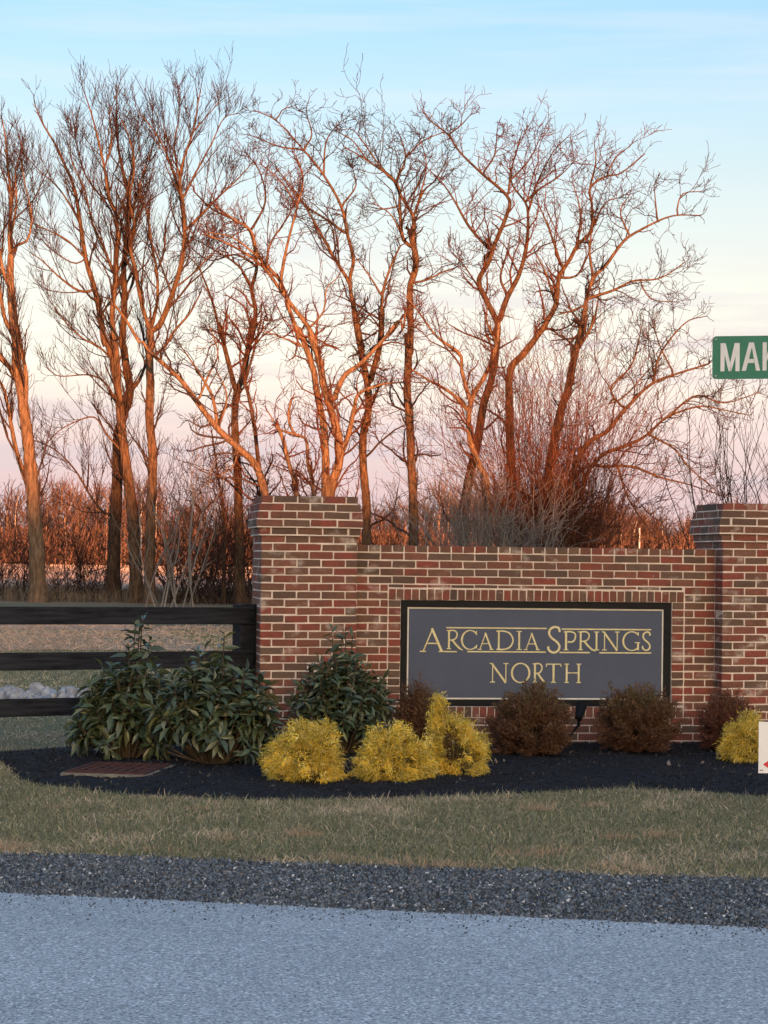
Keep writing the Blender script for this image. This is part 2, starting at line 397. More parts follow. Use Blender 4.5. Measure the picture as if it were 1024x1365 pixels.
def pier(X0, label):
    root = empty('brick_pier', Wl(X0, 0, -0.0), TH); tag(root, label, 'pier')
    B = Masonry(root, (X0, 0, 0)); core = MB()
    corb = {1: 0.0, 2: 0.024, 3: 0.042, 4: 0.046, 5: 0.022}
    n = 32; bw = 0.5 * BP - JT
    for k in range(1, n + 3):
        z1 = (n - k + 1) * C_; z0 = z1 - C_ + JT; z1 -= 0.0
        e = corb.get(k, 0.0); lo, hi = X0 - e, X0 + PW + e; y0, y1 = -e, PW + e
        bp = (hi - lo + JT) / 4
        core.box(lo + 0.0035 - X0, hi - 0.0035 - X0, y0 + 0.0035, y1 - 0.0035, z0 - JT, z1 - (0.004 if k == 1 else 0))
        fb = (k % 2 == 0)
        if fb:
            fx = [(lo + i * bp, lo + (i + 1) * bp - JT) for i in range(4)]
            sy = [(y0 + (i + .5) * bp, y0 + (i + 1.5) * bp - JT) for i in range(3)]
        else:
            fx = [(lo + (i + .5) * bp, lo + (i + 1.5) * bp - JT) for i in range(3)]
            sy = [(y0 + i * bp, y0 + (i + 1) * bp - JT) for i in range(4)]
        vis = k <= 31
        for a, b in fx:
            B.brick(a, b, y0, y0 + bw, z0, z1, vis)
            B.brick(a, b, y1 - bw, y1, z0, z1, False)
        for a, b in sy:
            B.brick(lo, lo + bw, a, b, z0, z1, vis)
            B.brick(hi - bw, hi, a, b, z0, z1, False)
    obj('mortar_core', core.mesh('mortar_core'), MAT['mortar'], root)
    B.finish('rear_bricks')
    return root
pier(0.0, 'square red brick pier that the black fence post stands against')
pier(XR, 'square red brick pier rising behind the white sign with the red arrow')

# wall between the piers
ol, _ = on_plane(534.4, 860, WF); orr, _ = on_plane(895.0, 860, WF)
HB = 0.098
xbl, xbr = ol - HB - JT, orr + HB + JT
wroot = empty('brick_wall', Wl(XW0, WF, 0), TH)
tag(wroot, 'low red brick wall framing the grey name board between two piers', 'wall')
Bk = Masonry(wroot, (XW0, WF, 0)); bw = 0.092
def row(x0, x1, z0, z1, phase, pitch=BP, own=True, minlen=0.03):
    x = XW0 - pitch + phase
    while x < x1:
        a, b = max(x, x0), min(x + pitch - JT, x1)
        if b - a > minlen: Bk.brick(a, b, WF, WF + bw, z0, z1, own)
        x += pitch
for i in range(1, 28):
    z1 = (27 - i) * C_; z0 = z1 - C_ + JT
    ph = 0.03 + (0.5 * BP if i % 2 else 0)
    if i == 1: row(XW0 + .002, XW1 - .004, z0, z1, 0.03, BP / 2)
    elif i <= 5: row(XW0 + .002, XW1 - .004, z0, z1, ph)
    elif i <= 22:
        row(XW0 + .002, xbl - JT, z0, z1, ph); row(xbr + JT, XW1 - .004, z0, z1, ph, own=i < 21)
        if i == 6: row(xbl, xbr, z0 + C_ / 2, z1, ph)
        if 8 <= i <= 20:
            Bk.brick(xbl, ol - JT * .6, WF - .002, WF + bw, z0, z1); Bk.brick(orr + JT * .6, xbr, WF - .002, WF + bw, z0, z1)
        if i == 21:
            Bk.brick(xbl, ol - JT * .6, WF - .002, WF + bw, z0 + C_ / 2, z1, False); Bk.brick(orr + JT * .6, xbr, WF - .002, WF + bw, z0 + C_ / 2, z1, False)
    else: row(XW0 + .002, XW1 - .004, z0, z1, ph, own=(i == 23))
for zb, own in ((19 * C_, True), (4 * C_, True)):
    nn = int(round((xbr - xbl) / C_)); pp = (xbr - xbl + JT * .8) / nn
    for k in range(nn):
        Bk.brick(xbl + k * pp, xbl + (k + 1) * pp - JT * .8, WF - .002, WF + bw, zb + JT * .5, zb + 1.5 * C_ - JT * .5, own, 'rowlock_brick')
WT = 26 * C_; ZB0, ZB1 = 5.5 * C_, 19 * C_
mw = MB(); f0 = 0.0038; x0, x1 = XW0 + .001, XW1 - .001
sh = lambda a, b, c, d, e, f: mw.box(a - XW0, b - XW0, c, d, e, f)
sh(x0, ol - .004, f0, 0.36, -0.1, WT - .004); sh(orr + .004, x1, f0, 0.36, -0.1, WT - .004)
sh(ol - .004, orr + .004, f0 + .0007, 0.36, ZB1 + .003, WT - .0047); sh(ol - .004, orr + .004, f0 + .0007, 0.36, -0.1, ZB0 - .003)
sh(ol - .004, orr + .004, 0.14, 0.355, ZB0 - .003, ZB1 + .003)
obj('mortar_core', mw.mesh('mortar_core'), MAT['mortar'], wroot)
Bk.finish('lower_bricks')
print('wall bricks', Bk.n)

# ------------------------------------------------------------------ name board
BY = WF + 0.045                                   # front of the board face, set back in its opening
bc = (ol + orr) / 2
broot = empty('name_board', Wl(bc, BY, ZB0), TH)
tag(broot, 'slate grey name board with gold lettering set into the brick wall', 'sign')
hw, hh = (orr - ol) / 2 - .004, ZB1 - ZB0 - .002
fw = 0.055
face = obj('face', MB().box(-hw + fw - .004, hw - fw + .004, 0, 0.03, fw - .004, hh - fw + .004).mesh('face'), MAT['board_face'], broot)
fr = obj('frame', MB().box(-hw, hw, -.022, .05, 0.0005, fw).box(-hw, hw, -.022, .05, hh - fw, hh).box(-hw, -hw + fw, -.0215, .05, fw, hh - fw).box(hw - fw, hw, -.0215, .05, fw, hh - fw).mesh('frame'), MAT['black_paint'], broot)
lw = 0.0125; i0, i1, j0, j1 = -hw + fw + .003, hw - fw - .003, fw + .003, hh - fw - .003
obj('border_line', MB().box(i0, i1, -.003, .004, j0, j0 + lw).box(i0, i1, -.003, .004, j1 - lw, j1).box(i0, i0 + lw, -.003, .004, j0 + lw, j1 - lw).box(i1 - lw, i1, -.003, .004, j0 + lw, j1 - lw).mesh('border_line'), MAT['white_line'], face)
def arc(cx, cy, rx, ry, a0, a1, n=22):
    a = np.radians(np.linspace(a0, a1, n)); return [(cx + rx * math.cos(t), cy + ry * math.sin(t)) for t in a]
def arcw(a0, a1, thin, thick, n=22):
    a = np.radians(np.linspace(a0, a1, n)); return thin + (thick - thin) * np.abs(np.cos(a)) ** 1.3
def bez(pts, n=26):
    """Catmull-Rom through points"""
    p = np.array(pts, float); p = np.vstack([2 * p[0] - p[1], p, 2 * p[-1] - p[-2]]); o = []
    for i in range(1, len(p) - 2):
        for t in np.linspace(0, 1, n // (len(p) - 3) + 2)[:-1]:
            a, b, c, d = p[i - 1:i + 3]
            o.append(0.5 * (2 * b + (c - a) * t + (2 * a - 5 * b + 4 * c - d) * t * t + (-a + 3 * b - 3 * c + d) * t ** 3))
    o.append(p[-2]); return np.array(o)
TK, TN, SR = 0.105, 0.055, 0.05
def sfy(w): return [([(w - .14, 0), (w + .14, 0)], SR)]
def cap(x, z, half=.13): return ([(x - half, z), (x + half, z)], SR)
GL = {   # strokes in a box 0..1 x 0..1 ; (points, width)
 'A': [([(.13, .02), (.50, 1.0)], TN), ([(.46, 1.0), (.86, .02)], TK), ([(.25, .36), (.72, .36)], TN), cap(.12, .02, .12), cap(.87, .02, .13)],
 'R': [([(.17, 0), (.17, 1)], TK), (bez([(.17, .98), (.45, .99), (.62, .88), (.64, .73), (.55, .56), (.36, .48), (.17, .49)]), TN + .02), ([(.36, .49), (.60, .22), (.80, .04), (1.0, -.06)], [TK, TK, TK, .03]), cap(.17, .02), ([(.02, .98), (.2, .98)], SR)],
 'C': [(arc(.56, .5, .52, .5, 42, 318), arcw(42, 318, TN, TK)), ([(.95, .98), (.95, .76)], .05), ([(.95, .05), (.97, .24)], .05)],
 'D': [([(.15, 0), (.15, 1)], TK), (bez([(.02, .98), (.45, .98), (.80, .85), (.97, .5), (.80, .15), (.45, .02), (.02, .02)]), TN + .025)],
 'I': [([(.5, 0), (.5, 1)], TK), ([(.0, .98), (1, .98)], SR), ([(.0, .02), (1, .02)], SR)],
 'S': [(bez([(.90, .80), (.84, .95), (.52, .995), (.20, .90), (.13, .72), (.34, .56), (.66, .44), (.90, .27), (.80, .08), (.45, .005), (.12, .10), (.06, .24)]), TK * .85)],
 'P': [([(.22, 0), (.22, 1)], TK * 1.15), (bez([(.05, .97), (.55, .99), (.92, .90), (.98, .72), (.85, .50), (.55, .43), (.36, .46)]), TN + .03), cap(.22, .02, .2)],
 'N': [([(.16, .0), (.16, .98)], TN), ([(.12, .98), (.86, -.02)], TK), ([(.86, 0), (.86, 1)], TN), cap(.16, .02), cap(.86, .98), ([(.0, .98), (.16, .98)], SR)],
 'G': [(arc(.54, .5, .50, .5, 45, 320), arcw(45, 320, TN, TK)), ([(.90, .02), (.90, .42)], TK), cap(.86, .42, .15), ([(.91, .98), (.91, .78)], .05)],
 'O': [(arc(.5, .5, .47, .49, 0, 360, 40), arcw(0, 360, TN, TK, 40))],
 'T': [([(.5, 0), (.5, .98)], TK * 1.1), ([(.02, .97), (.98, .97)], TN), ([(.03, .98), (.0, .84)], .05), ([(.97, .98), (1.0, .84)], .05), cap(.5, .02, .17)],
 'H': [([(.17, 0), (.17, 1)], TK), ([(.84, 0), (.84, 1)], TK), ([(.17, .52), (.84, .52)], TN), cap(.17, .02), cap(.17, .98), cap(.84, .02), cap(.84, .98)],
}
def letter(ch, pxl, pxr, pyt, pyb):
    a = on_plane(pxl, pyb, BY); b = on_plane(pxr, pyt, BY)
    x0, x1, z0, z1 = a[0] - bc, b[0] - bc, a[1] - ZB0, b[1] - ZB0
    H = z1 - z0; Wd = x1 - x0; m = MB()
    for j, (pts, wd) in enumerate(GL[ch]):
        p = [(x0 + q[0] * Wd, z0 + q[1] * H) for q in pts]
        ws = (np.array(wd) if not np.isscalar(wd) else wd) * H * 0.92
        m.ribbon(p, ws, -.0045 - .0004 * j, .004)
    obj('letter', m.mesh('letter'), MAT['gold_letter'], face)
for ch, a, b, t, bt in (('A', 559.7, 594.1, 837.6, 868.8), ('R', 594.5, 617.5, 840.2, 865.2), ('C', 614.7, 636.3, 840.4, 865.6), ('A', 637.0, 658.2, 843.6, 866), ('D', 661.3, 684.8, 841, 866),
                        ('I', 688.5, 695.6, 841.2, 866.2), ('A', 698.4, 720.0, 844, 866.4), ('S', 729.5, 747.8, 835.6, 870), ('P', 750.8, 767.5, 841.8, 866.6), ('R', 769.8, 794, 842, 866.6),
                        ('I', 791.6, 798.7, 842, 866.8), ('N', 801.9, 826.2, 842, 866.8), ('G', 829.7, 853, 842.2, 867), ('S', 855.7, 867.7, 842.4, 867),
                        ('N', 652.5, 678, 884, 909.6), ('O', 681.5, 706.6, 884, 910), ('R', 709.6, 729.5, 884.4, 909.8), ('T', 727.8, 748, 884.6, 910), ('H', 751.2, 775.3, 884.8, 910.2)):
    letter(ch, a, b, t, bt)
for a, b, y in ((595, 729, 837.2), (749, 868, 839), (594, 609, 868.6), (623, 727.5, 868.9), (746, 786, 869.8), (799, 868, 870.3)):
    p, q = on_plane(a, y, BY), on_plane(b, y, BY)
    zc = (p[1] + q[1]) / 2 - ZB0
    obj('rule_line', MB().box(p[0] - bc, q[0] - bc, -.004, .004, zc - .0055, zc + .0055).mesh('rule_line'), MAT['gold_letter'], face)

# ------------------------------------------------------------------ street name sign on its post
SY = 11.7
pl = at(950.9, 478, SY); sroot_ang = R(-14)
sroot = empty('street_sign', (0, 0, 0)); 
sg_u = np.array([math.cos(sroot_ang), math.sin(sroot_ang), 0])
spost = pl + sg_u * 0.46; sroot.location = (spost[0], spost[1], 0); sroot.rotation_euler = (0, 0, sroot_ang)
tag(sroot, 'green street name sign with white capitals on a steel post beside the lawn', 'street sign')
zc, bh = pl[2], 0.229
def rrect(x0, x1, z0, z1, r, n=6):
    o = []
    for cx, cz, a in ((x1 - r, z0 + r, -90), (x1 - r, z1 - r, 0), (x0 + r, z1 - r, 90), (x0 + r, z0 + r, 180)):
        o += [(cx + r * math.cos(R(a + 90 * i / n)), cz + r * math.sin(R(a + 90 * i / n))) for i in range(n + 1)]
    return o
plate = obj('blade', MB().prism(rrect(-.46, .46, zc - bh / 2, zc + bh / 2, .022), -.052, -.047).mesh('blade'), MAT['sign_green'], sroot)
def sgl(polys):
    m = MB()
    for p in polys: m.prism(p, -.0545, -.051)
    obj('letter', m.mesh('letter'), MAT['sign_white'], plate)
kx = lambda z: -.46 + (z - 130) / 12.19 / 249.6 * 1.03
kz = lambda y: zc + (585 - y) / 12.19 / 249.6
PZ = lambda pts: [(kx(a), kz(b)) for a, b in reversed(pts)]
sgl([PZ([(258, 352), (258, 808), (322, 808), (322, 352)]), PZ([(492, 352), (492, 808), (556, 808), (556, 352)]), PZ([(322.5, 352), (322.5, 540), (385, 808), (430, 808), (430, 770), (338, 352)])[:], PZ([(476, 352), (405, 700), (405, 808), (430, 808), (491.5, 560), (491.5, 352)])])
sgl([PZ([(700, 345), (590, 803), (655, 803), (745, 420), (745, 345)]), PZ([(745.5, 345), (745.5, 420), (812, 803), (875, 803), (775, 345)]), PZ([(690, 612), (676, 676), (784, 676), (772, 612)])])
sgl([PZ([(912, 345), (912, 803), (975, 803), (975, 345)]), PZ([(975.5, 560), (975.5, 650), (1100, 345), (1030, 345)]), PZ([(1000, 560), (1090, 803), (1160, 803), (1050, 500)])])
bolts = MB()
for bx, bz in ((-.44, .098), (-.44, -.098)): bolts.prism([(bx + .005 * math.cos(a), zc + bz + .005 * math.sin(a)) for a in np.linspace(0, 2 * math.pi, 9)[:-1]], -.056, -.051)
obj('bolt', bolts.mesh('bolt'), MAT['steel'], plate)
obj('post', MB().tube([(0, 0, -.3), (0, 0, 1.5), (0, 0, zc + .14)], .03, 12).mesh('post'), MAT['steel'], sroot)
obj('bracket', MB().box(-.05, .05, -.047, .03, zc - .12, zc - .1).box(-.05, .05, -.047, .03, zc + .1, zc + .12).mesh('bracket'), MAT['steel'], sroot)

# ------------------------------------------------------------------ small white arrow sign on wire stakes
AY = 14.0; a0 = at(1010.5, 996, AY); asc = F_PX / AY
aroot = empty('yard_sign', (a0[0] + .23, AY, 0), R(4)); tag(aroot, 'white yard sign with red arrow, on wire stakes at the mulch edge', 'yard sign')
az0 = a0[2] - 34 / asc; az1 = a0[2] + 34 / asc
sheet_o = obj('panel', MB().box(-.23, .23, -.004, 0, az0, az1).mesh('panel'), MAT['sheet_white'], aroot)
hz = az0 + 11.5 / asc; X = lambda p: -.23 + (p - 1010.5) / asc
obj('arrow', MB().prism([(X(1016.5), hz), (X(1026), hz - 6.5 / asc), (X(1026), hz - 2.5 / asc), (.20, hz - 2.5 / asc), (.20, hz + 2.5 / asc), (X(1026), hz + 2.5 / asc), (X(1026), hz + 6.5 / asc)], -.0055, -.003).mesh('arrow'), MAT['arrow_red'], sheet_o)
obj('small_print', MB().box(X(1012.2), X(1014), -.0052, -.003, az0 + 3 / asc, az0 + 4.6 / asc).box(X(1014.8), X(1016.6), -.0052, -.003, az0 + 3 / asc, az0 + 4.6 / asc).mesh('small_print'), MAT['grey_print'], sheet_o)
for sx in (-.12, .12): obj('stake', MB().tube([(sx, .004, -.15), (sx, .004, az0 + .15)], .003, 6).mesh('stake'), MAT['steel'], aroot)

# ------------------------------------------------------------------ three-board fence
FP = at(326.5, 830, 18.98); FP[2] = 0
FL = G(0, 960); fl = at(0, 820, 17.75); fl[2] = 0
fd = unit(fl - FP); fang = math.atan2(fd[1], fd[0])
froot = empty('board_fence', FP, fang); tag(froot, 'black three board fence ending at the brick pier', 'fence')
fn = 2.44
for k in range(4):
    x = k * fn
    obj('post', MB().box(x - .08, x + .08, -.08, .08, -.3, 1.235).mesh('post', .008), MAT['fence_board'], froot)
for zt in (1.215, .843, .472):
    for k in range(3):
        o = obj('board', MB().box(-fn / 2 + .004, fn / 2 - .004, -.012, .012, -.0725, .0725).mesh('board', .004), MAT['fence_board'], froot)
        o.location = (k * fn + fn / 2 + (-.04 if k == 0 else 0), .093, zt - .0725 + rng.normal() * .004); o.rotation_euler = (0, rng.normal() * .003, 0)

# ------------------------------------------------------------------ mulch bed
bed_px = [(-90, 1012), (0, 1018), (27, 1042), (51, 1049), (95, 1053), (156, 1061), (234, 1065), (320, 1068), (390, 1068), (460, 1067), (560, 1065), (680, 1061), (760, 1057), (827, 1054), (900, 1056), (960, 1060), (1015, 1064), (1110, 1067)]
poly = [G(x, y)[:2] for x, y in bed_px]
poly += [Wl(XR + 1.6, .3, 0)[:2], Wl(XR + 1.2, .9, 0)[:2], Wl(0.3, .6, 0)[:2], Wl(-.15, .35, 0)[:2]] + [G(x, y)[:2] for x, y in ((300, 1000), (200, 998), (105, 998), (0, 1004.5), (-90, 1006))]
poly = np.array(poly)
def inside(p, q=poly):
    r = np.zeros(len(p), bool); n = len(q)
    for i in range(n):
        a, b = q[i], q[(i + 1) % n]
        c = ((a[1] > p[:, 1]) != (b[1] > p[:, 1])) & (p[:, 0] < (b[0] - a[0]) * (p[:, 1] - a[1]) / (b[1] - a[1] + 1e-12) + a[0])
        r ^= c
    return r
def bdist(p, q=poly):
    d = np.full(len(p), 1e9); n = len(q)
    for i in range(n):
        a, b = q[i], q[(i + 1) % n]; ab = b - a
        t = np.clip(((p - a) @ ab) / (ab @ ab + 1e-12), 0, 1)
        d = np.minimum(d, np.linalg.norm(p - (a + t[:, None] * ab), axis=1))
    return d
def bed_h(p):
    d = bdist(p); h = 0.006 + 0.05 * (1 - np.exp(-d / .25)) + .012 * np.sin(p[:, 0] * 7 + 1.3 * np.sin(p[:, 1] * 5)) * np.minimum(d / .2, 1) * .6
    return np.where(inside(p), h, -0.01)
gs = 0.05
xs = np.arange(poly[:, 0].min() - .1, poly[:, 0].max() + .1, gs); ys = np.arange(poly[:, 1].min() - .1, poly[:, 1].max() + .1, gs)
GX, GY = np.meshgrid(xs, ys); gp = np.stack([GX.ravel(), GY.ravel()], 1); gz = bed_h(gp) + rng.normal(size=len(gp)) * .004
idx = np.arange(len(gp)).reshape(GX.shape)
q = np.stack([idx[:-1, :-1], idx[:-1, 1:], idx[1:, 1:], idx[1:, :-1]], -1).reshape(-1, 4)
q = q[(gz[q] > -0.004).any(1)]
tag(obj('mulch_bed', mesh_arrays('mulch_bed', np.column_stack([gp, gz]), q, smooth=True), MAT['mulch_bed']), kind='structure')
def bed_z(x, y): return float(bed_h(np.array([[x, y]]))[0])

def rot_rand(n):
    a = rng.normal(size=(n, 4)); a /= np.linalg.norm(a, axis=1)[:, None]; w_, x, y, z = a.T
    return np.stack([np.stack([1 - 2 * (y * y + z * z), 2 * (x * y - z * w_), 2 * (x * z + y * w_)], -1), np.stack([2 * (x * y + z * w_), 1 - 2 * (x * x + z * z), 2 * (y * z - x * w_)], -1), np.stack([2 * (x * z - y * w_), 2 * (y * z + x * w_), 1 - 2 * (x * x + y * y)], -1)], 1)
OCT = np.array([(1, 0, 0), (-1, 0, 0), (0, 1, 0), (0, -1, 0), (0, 0, 1), (0, 0, -1)], float)
OCF = np.array([(0, 2, 4), (2, 1, 4), (1, 3, 4), (3, 0, 4), (2, 0, 5), (1, 2, 5), (3, 1, 5), (0, 3, 5)])
def scatter_stones(pos, size, colr, flat=(1, .75, .5)):
    n = len(pos); v = OCT[None] * size[:, None, None] * np.array(flat)[None, None] * rng.uniform(.65, 1.25, (n, 6, 1))
    v = np.einsum('nij,nkj->nki', rot_rand(n), v) + pos[:, None]
    f = (np.arange(n)[:, None, None] * 6 + OCF[None]).reshape(-1, 3)
    return v.reshape(-1, 3), f, rep(colr, 6)
# mulch chips
n = 26000
p = np.column_stack([rng.uniform(xs[0], xs[-1], n), rng.uniform(ys[0], ys[-1], n)]); p = p[inside(p)]
p = p[np.abs(p[:, 0]) < p[:, 1] * .19 + .3]
sz = rng.uniform(.005, .017, len(p)) * np.where(rng.random(len(p)) < .05, 1.7, 1); cc = rng.uniform(.006, .026, (len(p), 1)) * np.array([[.95, 1.0, 1.25]])
lt = rng.random(len(p)) < .035; cc[lt] = rng.uniform(.03, .16, (lt.sum(), 1)) * np.array([[1, .9, .8]])
v, f, c = scatter_stones(np.column_stack([p, bed_h(p) + .003]), sz, cc, (1.6, .55, .3))
tag(obj('mulch_chips', mesh_arrays('mulch_chips', v, f, c), MAT['mulch_chip']), 'black shredded bark mulch covering the planting bed', 'mulch', kind='stuff')
# pale debris on the mulch
for px, py, s in ((661, 1017, .035), (892, 1022, .042), (672, 1016, .025), (937, 1018, .03), (812, 1009, .025)):
    g = G(px, py, .05); v, f, c = scatter_stones(np.zeros((1, 3)), np.array([s]), np.array([[.26, .22, .18]]), (1, .6, .25))
    o = obj('dry_leaf', mesh_arrays('dry_leaf', v, f, c), MAT['straw'], None, (g[0], g[1], bed_z(g[0], g[1]) + .012))
    tag(o, 'pale curled dead leaf lying on the black mulch', 'leaf', 'dead leaves on the mulch')
def vnoise(p, s, seed=0):
    r = np.random.default_rng(seed); o = np.zeros(len(p))
    for k in range(7):
        a = r.uniform(0, 2 * np.pi); fq = s * r.uniform(.6, 1.9); ph = r.uniform(0, 7)
        o += np.sin((p[:, 0] * np.cos(a) + p[:, 1] * np.sin(a)) * fq + ph + 1.2 * np.sin((p[:, 1] * np.cos(a) - p[:, 0] * np.sin(a)) * fq * .7 + ph))
    return o / 7
# gravel on the shoulder
n = 46000
gx = rng.uniform(-2.7, 2.7, n); ta = edge_y(e0, rd, gx) - .03; tb = edge_y(h0, hd, gx) + .05 * rng.normal(size=n) + .05 + .09 * vnoise(np.column_stack([gx, gx * 0]), 5, 77)
gy = ta + (tb - ta) * rng.random(n)
cc = (.035 + .22 * rng.random((n, 1)) ** 1.5) * np.array([[.88, 1.0, 1.12]])
lt = rng.random(n) < .03; cc[lt] = rng.uniform(.35, .75, (lt.sum(), 1))
br = rng.random(n) < .04; cc[br] = rng.uniform(.08, .2, (br.sum(), 1)) * np.array([[1.2, .95, .8]])
v, f, c = scatter_stones(np.column_stack([gx, gy, np.full(n, .012)]), rng.uniform(.004, .014, n) * np.where(rng.random(n) < .07, 1.6, 1), cc)
tag(obj('gravel_stones', mesh_arrays('gravel_stones', v, f, c), MAT['stone_chip']), 'dark blue grey crushed stone along the road edge', 'gravel', kind='stuff')
n = 700   # loose stones strayed onto the asphalt
gx = rng.uniform(-2.2, 2.2, n); gy = edge_y(e0, rd, gx) - np.abs(rng.normal(size=n)) * .25
tagc = rng.uniform(.02, .16, (n, 1)) * np.array([[.9, 1, 1.1]])
v, f, c = scatter_stones(np.column_stack([gx, gy, np.full(n, .015)]), rng.uniform(.003, .008, n), tagc)
tag(obj('loose_grit', mesh_arrays('loose_grit', v, f, c), MAT['stone_chip']), 'fine grit strayed from the shoulder onto the asphalt', 'grit', kind='stuff')

# ------------------------------------------------------------------ grass
def grass(n, xr, yr, hgt, wid, dist_scale=False):
    p = np.column_stack([rng.uniform(*xr, n), rng.uniform(*yr, n)])
    p = p[(np.abs(p[:, 0]) < p[:, 1] * .187 + .15)]
    p = p[~inside(p) | (bdist(p) < .035 * rng.random(len(p)))]
    p = p[p[:, 1] > edge_y(h0, hd, p[:, 0]) + .09 * vnoise(np.column_stack([p[:, 0], p[:, 0] * 0]), 5, 77) + .03 * rng.normal(size=len(p)) + .02]
    m = len(p)
    dry = vnoise(p, 2.6, 5) * .9 + vnoise(p, 9, 6) * .7 + .55 * np.exp(-np.maximum(p[:, 1] - edge_y(h0, hd, p[:, 0]), 0) / .28)
    d = np.column_stack([rng.normal(size=m) * .55, rng.normal(size=m) * .55, rng.uniform(.45, 1.0, m)])
    L = rng.uniform(.55, 1.2, m) * hgt * (1 + .5 * np.clip(vnoise(p, 4, 9), 0, 1)); W = rng.uniform(.7, 1.3, m) * wid
    if dist_scale: W *= p[:, 1] / 18; L *= .7 + .3 * p[:, 1] / 18
    V, Fq = ribbons(np.column_stack([p, np.zeros(m)]), d, L, W, rng.uniform(0, .5, m))
    g = rng.uniform(.5, 1.45, (m, 1)) * np.array([[.178, .205, .112]])
    ol_ = rng.uniform(.55, 1.5, (m, 1)) * np.array([[.27, .255, .17]])
    st = rng.uniform(.75, 1.25, (m, 1)) * np.array([[.56, .46, .34]])
    k = rng.random(m); pr = 1 / (1 + np.exp(-(dry - .55) * 5)); c = np.where((k < .42)[:, None], g, ol_); c = np.where((rng.random(m) < pr * .75 + .07)[:, None], st, c)
    return V, Fq, rep(c, 5)
v, f, c = grass(330000, (-3.6, 3.6), (11.0, 18.2), .042, .0042)
v2, f2, c2 = grass(42000, (-3.6, 3.6), (11.0, 18.2), .075, .0045)
v, f, c = np.vstack([v, v2]), np.vstack([f, f2 + len(v)]), np.vstack([c, c2 * rng.uniform(.7, 1.35, (len(c2) // 5, 1)).repeat(5, 0)])
tag(obj('lawn_grass', mesh_arrays('lawn_grass', v, f, c), MAT['grass_blade']), 'short dormant lawn between the gravel and the mulch', 'grass', kind='stuff')
v, f, c = grass(130000, (-9.5, -0.6), (18.0, 48.0), .045, .006, True)
tag(obj('meadow_grass', mesh_arrays('meadow_grass', v, f, c), MAT['grass_blade']), 'patchy winter grass seen between the fence boards', 'grass', kind='stuff')
def tuft(px, py, n, h, spread):
    g = G(px, py); a = rng.uniform(0, 2 * np.pi, n); r = spread * np.sqrt(rng.random(n))
    b = np.column_stack([r * np.cos(a), r * np.sin(a) * .7, np.zeros(n)])
    d = np.column_stack([b[:, 0] / spread * .8 + rng.normal(size=n) * .3, b[:, 1] / spread * .8 + rng.normal(size=n) * .3, np.ones(n)])
    V, Fq = ribbons(b, d, rng.uniform(.5, 1.2, n) * h, np.full(n, .004), rng.uniform(0, .5, n))
    c = rng.uniform(.7, 1.2, (n, 1)) * np.array([[.48, .35, .24]])
    o = obj('dry_grass_tuft', mesh_arrays('dry_grass_tuft', V, Fq, rep(c, 5)), MAT['straw'], None, g)
    tag(o, 'straw coloured tuft of dead grass standing in the lawn', 'grass tuft', 'dead grass tufts in the lawn')
for px, py, n, h, s in ((14, 1136, 130, .13, .07), (405, 1116, 110, .10, .07), (715, 1082, 170, .09, .12), (795, 1078, 90, .08, .08), (880, 1118, 110, .09, .1), (300, 1122, 60, .07, .06), (560, 1156, 200, .08, .2), (690, 1142, 110, .08, .12), (735, 1140, 100, .09, .1), (480, 1150, 120, .05, .14),
                        (830, 1160, 160, .07, .2), (265, 1082, 60, .07, .08), (75, 1078, 60, .06, .08), (960, 1072, 90, .06, .12), (215, 1136, 60, .06, .1), (820, 1120, 80, .08, .09), (445, 1146, 90, .06, .12), (620, 1158, 120, .06, .16)):
    tuft(px, py, n, h, s)

# ------------------------------------------------------------------ catch basin grate in the mulch
gz_ = .078
ga, gb, gc_ = G(86, 1027.5, gz_), G(193, 1030.5, gz_), G(146, 1014, gz_)
gu = unit(gb - ga); gl = np.linalg.norm(gb - ga); gv = np.array([-gu[1], gu[0], 0]); gd = (gc_ - ga) @ gv
groot = empty('drain_grate', (ga[0], ga[1], 0), math.atan2(gu[1], gu[0])); tag(groot, 'rusty iron drain grate in a concrete rim, set in the mulch', 'drain grate')
gd = min(max(gd, .5), .75)
obj('rim', MB().box(-.025, gl + .025, -.025, 0, -.2, gz_ - .012).box(-.025, gl + .025, gd, gd + .025, -.2, gz_ - .012).box(-.025, 0, 0, gd, -.2, gz_ - .012).box(gl, gl + .025, 0, gd, -.2, gz_ - .012).mesh('rim', .004), MAT['concrete'], groot)
gfr = obj('frame', MB().box(.002, gl - .002, .002, .03, gz_ - .06, gz_).box(.002, gl - .002, gd - .03, gd - .002, gz_ - .06, gz_).box(.002, .03, .03, gd - .03, gz_ - .06, gz_).box(gl - .03, gl - .002, .03, gd - .03, gz_ - .06, gz_).mesh('frame', .002), MAT['rust_iron'], groot)
for k in range(7):
    x = .03 + (gl - .06) * (k + .5) / 7; obj('bar', MB().box(x - .016, x + .016, .03, gd - .03, gz_ - .05, gz_ - .003).mesh('bar'), MAT['rust_iron'], gfr)
for k in range(4):
    y = .03 + (gd - .06) * (k + .5) / 4; obj('cross_bar', MB().box(.03, gl - .03, y - .016, y + .016, gz_ - .055, gz_ - .0055).mesh('cross_bar'), MAT['rust_iron'], gfr)
obj('sump', MB().box(.0, gl, 0, gd, -.2, -.19).mesh('sump'), MAT['black_paint'], groot)

